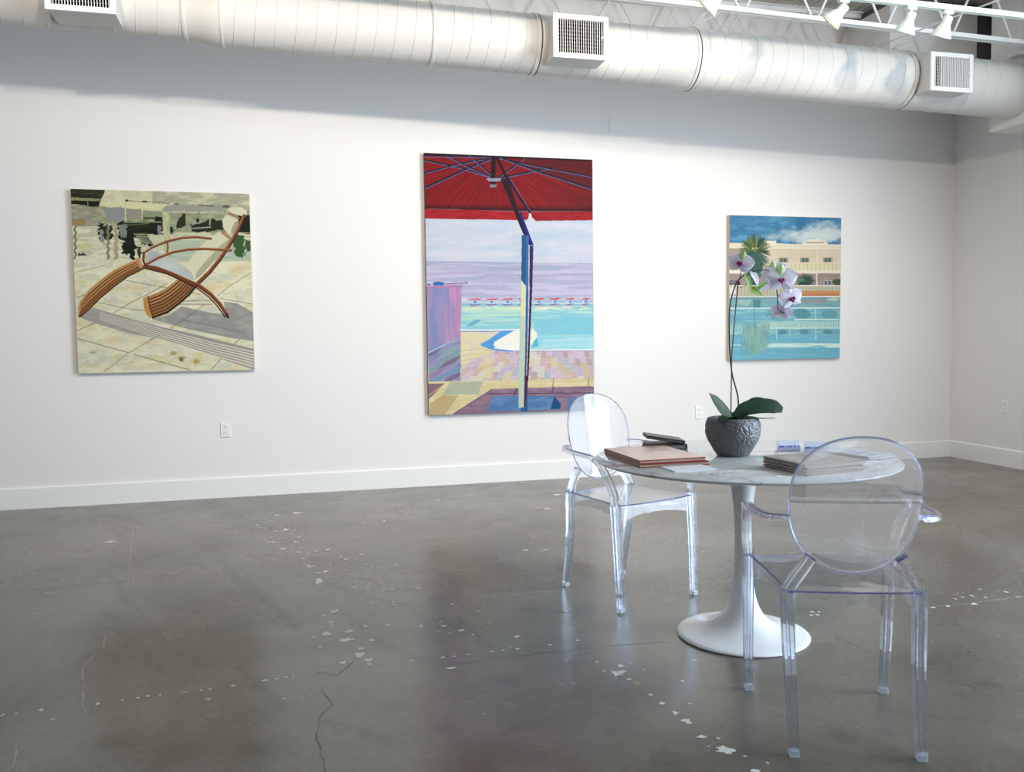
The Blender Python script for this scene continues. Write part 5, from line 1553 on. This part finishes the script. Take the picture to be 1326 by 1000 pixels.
# business card holders with cards
M_card = attr_mat('card_print', 'print', rough=0.4)
def card_print(u, v):
    k = ((v > 0.30) & (v < 0.52) & (vnoise(u * 16, v * 0 + 2, 3) > 0.3))[..., None]
    return np.where(k, L3(98, 104, 168), L3(222, 228, 244))
for i, (x, y, r, lab) in enumerate(((2.038, 3.205, -14, 'clear acrylic card holder, left of two behind the magazines'), (2.118, 3.130, -24, 'clear acrylic card holder, right of two behind the magazines'))):
    t = thing('card_holder', lab, 'card holder', (x, y, TZ), math.radians(r), 'card holders')
    b = MB()
    lean = Matrix.Rotation(math.radians(-14), 4, 'X')
    b.box(-0.049, 0.049, -0.022, 0.030, 0, 0.003)
    b.box(-0.049, 0.049, 0.0, 0.003, 0.002, 0.050, M=lean)
    b.box(-0.049, 0.049, -0.018, -0.016, 0.002, 0.020, M=lean)
    b.box(-0.049, -0.047, -0.018, 0.002, 0.002, 0.020, M=lean); b.box(0.047, 0.049, -0.018, 0.002, 0.002, 0.020, M=lean)
    b.build('holder_body', M_acrylic, t)
    c = thing('business_cards', 'small pack of white cards with a blue stripe in the %s card holder' % ('left' if i == 0 else 'right'), 'business cards', (x, y, TZ), math.radians(r), 'cards in the holders')
    b = MB(); b.box(-0.044, 0.044, -0.011, -0.003, 0.0045, 0.044, M=lean); b.build('card_stack', M_paper, c)
    g = cover_grid('front_card', 0.088, 0.039, 0, card_print, c, M_card, 50)
    g.matrix_local = lean @ Matrix.Translation((0, -0.0118, 0.0245)) @ Matrix.Rotation(PI / 2, 4, 'X')

# ================================================================== ORCHID
PX, PY = 1.768, 3.190
pot = thing('potted_orchid', 'white orchid with magenta centres in a rough grey textured pot on the table', 'potted orchid', (PX, PY, TZ))
def sx_(px): return (px - 950) * 0.00353
def sz_(py): return 1.020 - TZ + (500 - py) * 0.00316
def pot_mesh():
    prof = [(0.001, 0.0), (0.055, 0.0), (0.064, 0.004), (0.075, 0.020), (0.090, 0.045), (0.103, 0.072), (0.109, 0.098), (0.110, 0.122), (0.106, 0.142), (0.100, 0.154), (0.094, 0.158), (0.089, 0.155), (0.086, 0.14), (0.085, 0.135)]
    # resample the profile finely
    P = bezier([(r, 0, z) for r, z in prof], 10)
    R = np.array([p.x for p in P]); Z = np.array([p.z for p in P])
    n = 300
    A = np.linspace(0, 2 * PI, n, endpoint=False)
    RR, AA = np.meshgrid(R, A)
    ZZ = np.meshgrid(Z, A)[0]
    s_ = np.cumsum(np.r_[0, np.hypot(np.diff(R), np.diff(Z))])
    SS = np.meshgrid(s_, A)[0]
    U = AA * 0.1
    h = np.zeros_like(RR)
    best = np.full_like(RR, 9.0)
    r_ = random.Random(5)
    for row in range(4):
        for k in range(9):
            cu = (k + 0.5 * (row % 2) + r_.uniform(-0.15, 0.15)) * 2 * PI * 0.1 / 9
            cs = 0.075 + row * 0.043 + r_.uniform(-0.006, 0.006)
            ph = r_.random() * 6
            for w in (-2 * PI * 0.1, 0, 2 * PI * 0.1):
                du, ds = U - cu - w, SS - cs
                d = np.hypot(du, ds)
                m = (d < best)
                an = np.arctan2(ds, du)
                petals = np.abs(np.sin(an * 4 + ph + d * 30)) ** 0.35
                hh = petals * np.clip(1 - d / 0.045, 0, 1) ** 0.4
                h = np.where(m, hh, h)
                best = np.where(m, d, best)
    h = h + 0.9 * fbm(U * 260, SS * 260, 2, 3) + 0.5 * fbm(U * 900, SS * 900, 6, 2)
    mask = np.clip(RR / 0.06 - 0.6, 0, 1) * (np.meshgrid(np.arange(len(R)), A)[0] < len(R) - 30)
    D = (h - 1.2) * 0.0062 * mask
    RR = RR + D
    co = np.stack([RR * np.cos(AA), RR * np.sin(AA), ZZ], -1)
    k = len(R)
    b = MB()
    fs = []
    for i in range(n):
        j = (i + 1) % n
        for q in range(k - 1):
            fs.append((i * k + q, j * k + q, j * k + q + 1, i * k + q + 1))
    b.add(co.reshape(-1, 3).tolist(), fs, 0, True)
    return b.build('pot', material('rough_grey_stoneware', rgb(104, 107, 110), rough=0.42, spec=0.6, vary=0.25, vscale=40), pot, recalc=False)
pot_mesh()
b = MB()
b.lathe([(0.001, 0.150), (0.03, 0.153), (0.055, 0.149), (0.080, 0.144), (0.086, 0.138)], 40)
b.build('bark_soil', M_soil, pot)

def leaf(pts, widths, mat, name='leaf', fold=0.25, upv_=(0, 0, 1), thick=0.0016):
    P = bezier(pts, 8)
    n = len(P)
    W = np.interp(np.linspace(0, 1, n), np.linspace(0, 1, len(widths)), widths)
    b = MB()
    cols = [-1, -0.8, -0.5, -0.2, 0, 0.2, 0.5, 0.8, 1]
    vs, fs = [], []
    for side in (1, -1):
        for i, p in enumerate(P):
            t = (P[min(i + 1, n - 1)] - P[max(i - 1, 0)]).normalized()
            sd = t.cross(Vector(upv_)).normalized()
            u = sd.cross(t).normalized()
            for c in cols:
                vs.append(p + sd * (W[i] * c) + u * (W[i] * fold * abs(c) ** 1.3 + side * thick * (1 - 0.8 * abs(c))))
    k = len(cols)
    for s_ in (0, 1):
        o = s_ * n * k
        for i in range(n - 1):
            for q in range(k - 1):
                fs.append((o + i * k + q, o + i * k + q + 1, o + (i + 1) * k + q + 1, o + (i + 1) * k + q))
    for i in range(n - 1):
        for q in (0, k - 1):
            fs.append((i * k + q, (i + 1) * k + q, n * k + (i + 1) * k + q, n * k + i * k + q))
    b.add(vs, fs, 0, True)
    return b.build(name, mat, pot)
zs = 0.155
leaf([(-0.006, 0, zs), (-0.045, -0.01, zs + 0.030), (-0.085, -0.015, sz_(519)), (-0.118, -0.02, sz_(508))], [0.010, 0.026, 0.026, 0.018, 0.001], M_leaf, upv_=(0.25, -0.9, 0.35), fold=0.15)
leaf([(0.005, 0, zs), (0.045, -0.01, sz_(531)), (0.105, -0.020, sz_(527)), (0.165, -0.03, sz_(528)), (0.208, -0.035, sz_(533))], [0.014, 0.028, 0.031, 0.031, 0.028, 0.012], M_leaf, upv_=(0.05, -1.0, 0.15), fold=0.10)
leaf([(0.08, 0.05, sz_(528)), (0.15, 0.055, sz_(522)), (0.20, 0.055, sz_(525)), (0.252, 0.05, sz_(530))], [0.012, 0.02, 0.016, 0.006, 0.003], M_leaf, upv_=(0.05, -0.5, 0.8))
leaf([(0.0, 0, zs - 0.004), (-0.04, -0.04, zs + 0.008), (-0.08, -0.07, zs + 0.004), (-0.112, -0.08, zs - 0.006)], [0.016, 0.03, 0.026, 0.002], M_leaf)
leaf([(0.0, 0, zs - 0.002), (0.04, -0.05, zs + 0.004), (0.09, -0.075, zs + 0.002), (0.150, -0.075, zs + 0.001)], [0.016, 0.026, 0.02, 0.003], M_leaf, fold=0.05)
leaf([(0.0, 0, zs - 0.002), (0.02, 0.05, zs + 0.014), (0.01, 0.09, zs + 0.006)], [0.012, 0.022, 0.002], M_leaf)
b = MB()
st = bezier([(sx_(957), 0, zs - 0.01), (sx_(957), 0, sz_(522)), (sx_(955), 0, sz_(508)), (sx_(949), 0, sz_(485)), (sx_(946), 0.0, sz_(455)), (sx_(945), 0, sz_(420)), (sx_(946), 0, sz_(395)), (sx_(951), -0.005, sz_(372)), (sx_(958), -0.01, sz_(360)), (sx_(970), -0.02, sz_(353)), (sx_(988), -0.025, sz_(350)), (sx_(1000), -0.01, sz_(356)), (sx_(1006), 0.0, sz_(372)), (sx_(1008), 0.0, sz_(388)), (sx_(1008), -0.005, sz_(401)), (sx_(1015), -0.01, sz_(406))], 6)
b.tube(st, 0.0030, 8, scales=[1.15 - 0.5 * i / len(st) for i in range(len(st))])
b.build('flower_stem', M_stem, pot)
b = MB(); b.tube([(sx_(949), 0.012, zs - 0.02), (sx_(950), 0.010, sz_(460)), (sx_(956), -0.002, sz_(362))], 0.0026, 8); b.build('bamboo_stake', M_stake, pot, label='thin brown bamboo stake')
b = MB(); b.tube([(0.000, 0, -0.007), (0.000, 0, 0.007)], 0.0065, 8)
c = b.build('stem_clip', material('pink_clip', rgb(190, 70, 96), rough=0.5), pot, label='small pink clip'); c.location = (sx_(956.5), -0.004, sz_(367))

def petal_mesh(b, ang, length, width, M, cup=0.12, base=0.10, mat=0, tip=0.0, n=9):
    """one petal lying in the flower's local XY plane, +Z towards the viewer"""
    vs, fs = [], []
    ca, sa = math.cos(ang), math.sin(ang)
    for side in (1, -1):
        for i in range(n + 1):
            t = i / n
            w = width * (math.sin(PI * min(1, (base + (1 - base) * t)) ** 0.9) ** 0.75 if t < 1 else 0.06)
            for q in range(-4, 5):
                c = q / 4
                y = w * c
                x = length * t
                z = -cup * length * (t ** 2) * 0.6 + tip * t + 0.06 * width * math.sin(5 * c + 4 * t) * t - 0.25 * w * abs(c) ** 2
                vs.append(M @ Vector((x * ca - y * sa, x * sa + y * ca, z + side * 0.0004)))
    k = 9
    for s_ in (0, 1):
        o = s_ * (n + 1) * k
        for i in range(n):
            for q in range(k - 1):
                fs.append((o + i * k + q, o + i * k + q + 1, o + (i + 1) * k + q + 1, o + (i + 1) * k + q))
    b.add(vs, fs, mat, True)

def flower(px, py, dy, size, facing, roll=0.0, lip=True, greentop=False, name='flower'):
    c = Vector((sx_(px), dy, sz_(py)))
    f = Vector(facing).normalized()
    M = Matrix.Translation(c) @ f.to_track_quat('Z', 'Y').to_matrix().to_4x4() @ Matrix.Rotation(roll, 4, 'Z')
    b = MB()
    b.lathe([(0.0005, -0.012), (0.003, -0.008), (0.004, 0.0), (0.003, 0.006), (0.0005, 0.009)], 12, M)
    root = b.build(name, M_petal, pot)
    up_ = PI / 2
    for ang, L_, W_, nm in ((up_, 0.95, 0.36, 'sepal'), (up_ + 2.25, 0.9, 0.34, 'sepal'), (up_ - 2.25, 0.9, 0.34, 'sepal')):
        b = MB()
        petal_mesh(b, ang, size * L_, size * W_, M @ Matrix.Translation((0, 0, -0.002)), cup=0.1)
        b.build(nm, M_petal2 if (greentop and nm == 'sepal' and ang == up_) else M_petal, root, recalc=False)
    for sg in (-1, 1):
        b = MB()
        petal_mesh(b, up_ + sg * 1.30, size * 1.02, size * 0.60, M, cup=0.14)
        b.build('petal', M_petal, root, recalc=False)
    if lip:
        b = MB()
        Ml = M @ Matrix.Translation((0, -0.002, 0.005))
        for sg in (-1, 1):
            b.lathe([(0.0004, -0.010), (0.0055, -0.007), (0.0082, 0), (0.0055, 0.007), (0.0004, 0.010)], 10, Ml @ Matrix.Translation((sg * 0.0065, 0.0, 0.003)) @ Matrix.Rotation(sg * 0.5, 4, 'Z'))
        b.lathe([(0.0004, -0.013), (0.006, -0.007), (0.0078, 0), (0.004, 0.007), (0.0004, 0.010)], 10, Ml @ Matrix.Translation((0, -0.006, 0.004)) @ Matrix.Rotation(1.2, 4, 'X'))
        b.build('lip', M_lip, root, label='magenta lip')
    return root
CAMD = Vector((-PX, -PY, CAM_H - 1.45)).normalized()
flower(952, 342, -0.045, 0.055, (-0.55, -0.8, 0.10), roll=-0.25, greentop=True)
flower(1003, 363, -0.055, 0.068, (-0.35, -0.92, -0.05), roll=0.05, greentop=True)
flower(1002, 352, -0.020, 0.052, (-0.30, -0.9, 0.15), roll=0.3, lip=False, greentop=True)
flower(1018, 387, -0.045, 0.055, (-0.10, -0.95, -0.10), roll=0.30)
flower(1013, 405, 0.000, 0.045, (0.55, 0.75, -0.2), roll=0.2, lip=False)
# half open flower and its green back, low on the arch
b = MB()
for (a, bb, w) in (((968, 352), (966, 371), 0.010), ((974, 352), (976, 372), 0.012)):
    pass
def bract(name, p0, p1, p2, w, mat):
    return leaf([(sx_(p0[0]), -0.02, sz_(p0[1])), (sx_(p1[0]), -0.03, sz_(p1[1])), (sx_(p2[0]), -0.035, sz_(p2[1]))], [0.002, w, w * 0.9, 0.002], mat, name, fold=0.3, upv_=(0.1, -1, 0.1), thick=0.0008)
bract('bud_petal', (961, 354), (964, 364), (967, 378), 0.011, M_leaf2)
bract('bud_petal', (968, 352), (973, 360), (976, 371), 0.014, M_petal)
bract('bud_petal', (967, 372), (972, 377), (982, 383), 0.016, M_leaf2)
bract('bud_petal', (972, 380), (978, 372), (990, 366), 0.010, M_leaf2)
bract('bud_petal', (980, 378), (988, 370), (998, 360), 0.013, M_petal)
bract('bud_petal', (983, 368), (988, 363), (993, 356), 0.007, M_petal)
b = MB()
b.tube([(sx_(957), -0.01, sz_(360)), (sx_(955), -0.03, sz_(352)), (sx_(952), -0.04, sz_(345))], 0.0016, 6)
b.tube([(sx_(962), -0.012, sz_(357)), (sx_(968), -0.02, sz_(360))], 0.0014, 6)
b.tube([(sx_(957), -0.006, sz_(373)), (sx_(964), -0.02, sz_(370))], 0.0012, 6)
b.tube([(sx_(1008), 0.0, sz_(382)), (sx_(1014), -0.02, sz_(382))], 0.0014, 6)
b.build('flower_stalks', M_stem, pot)
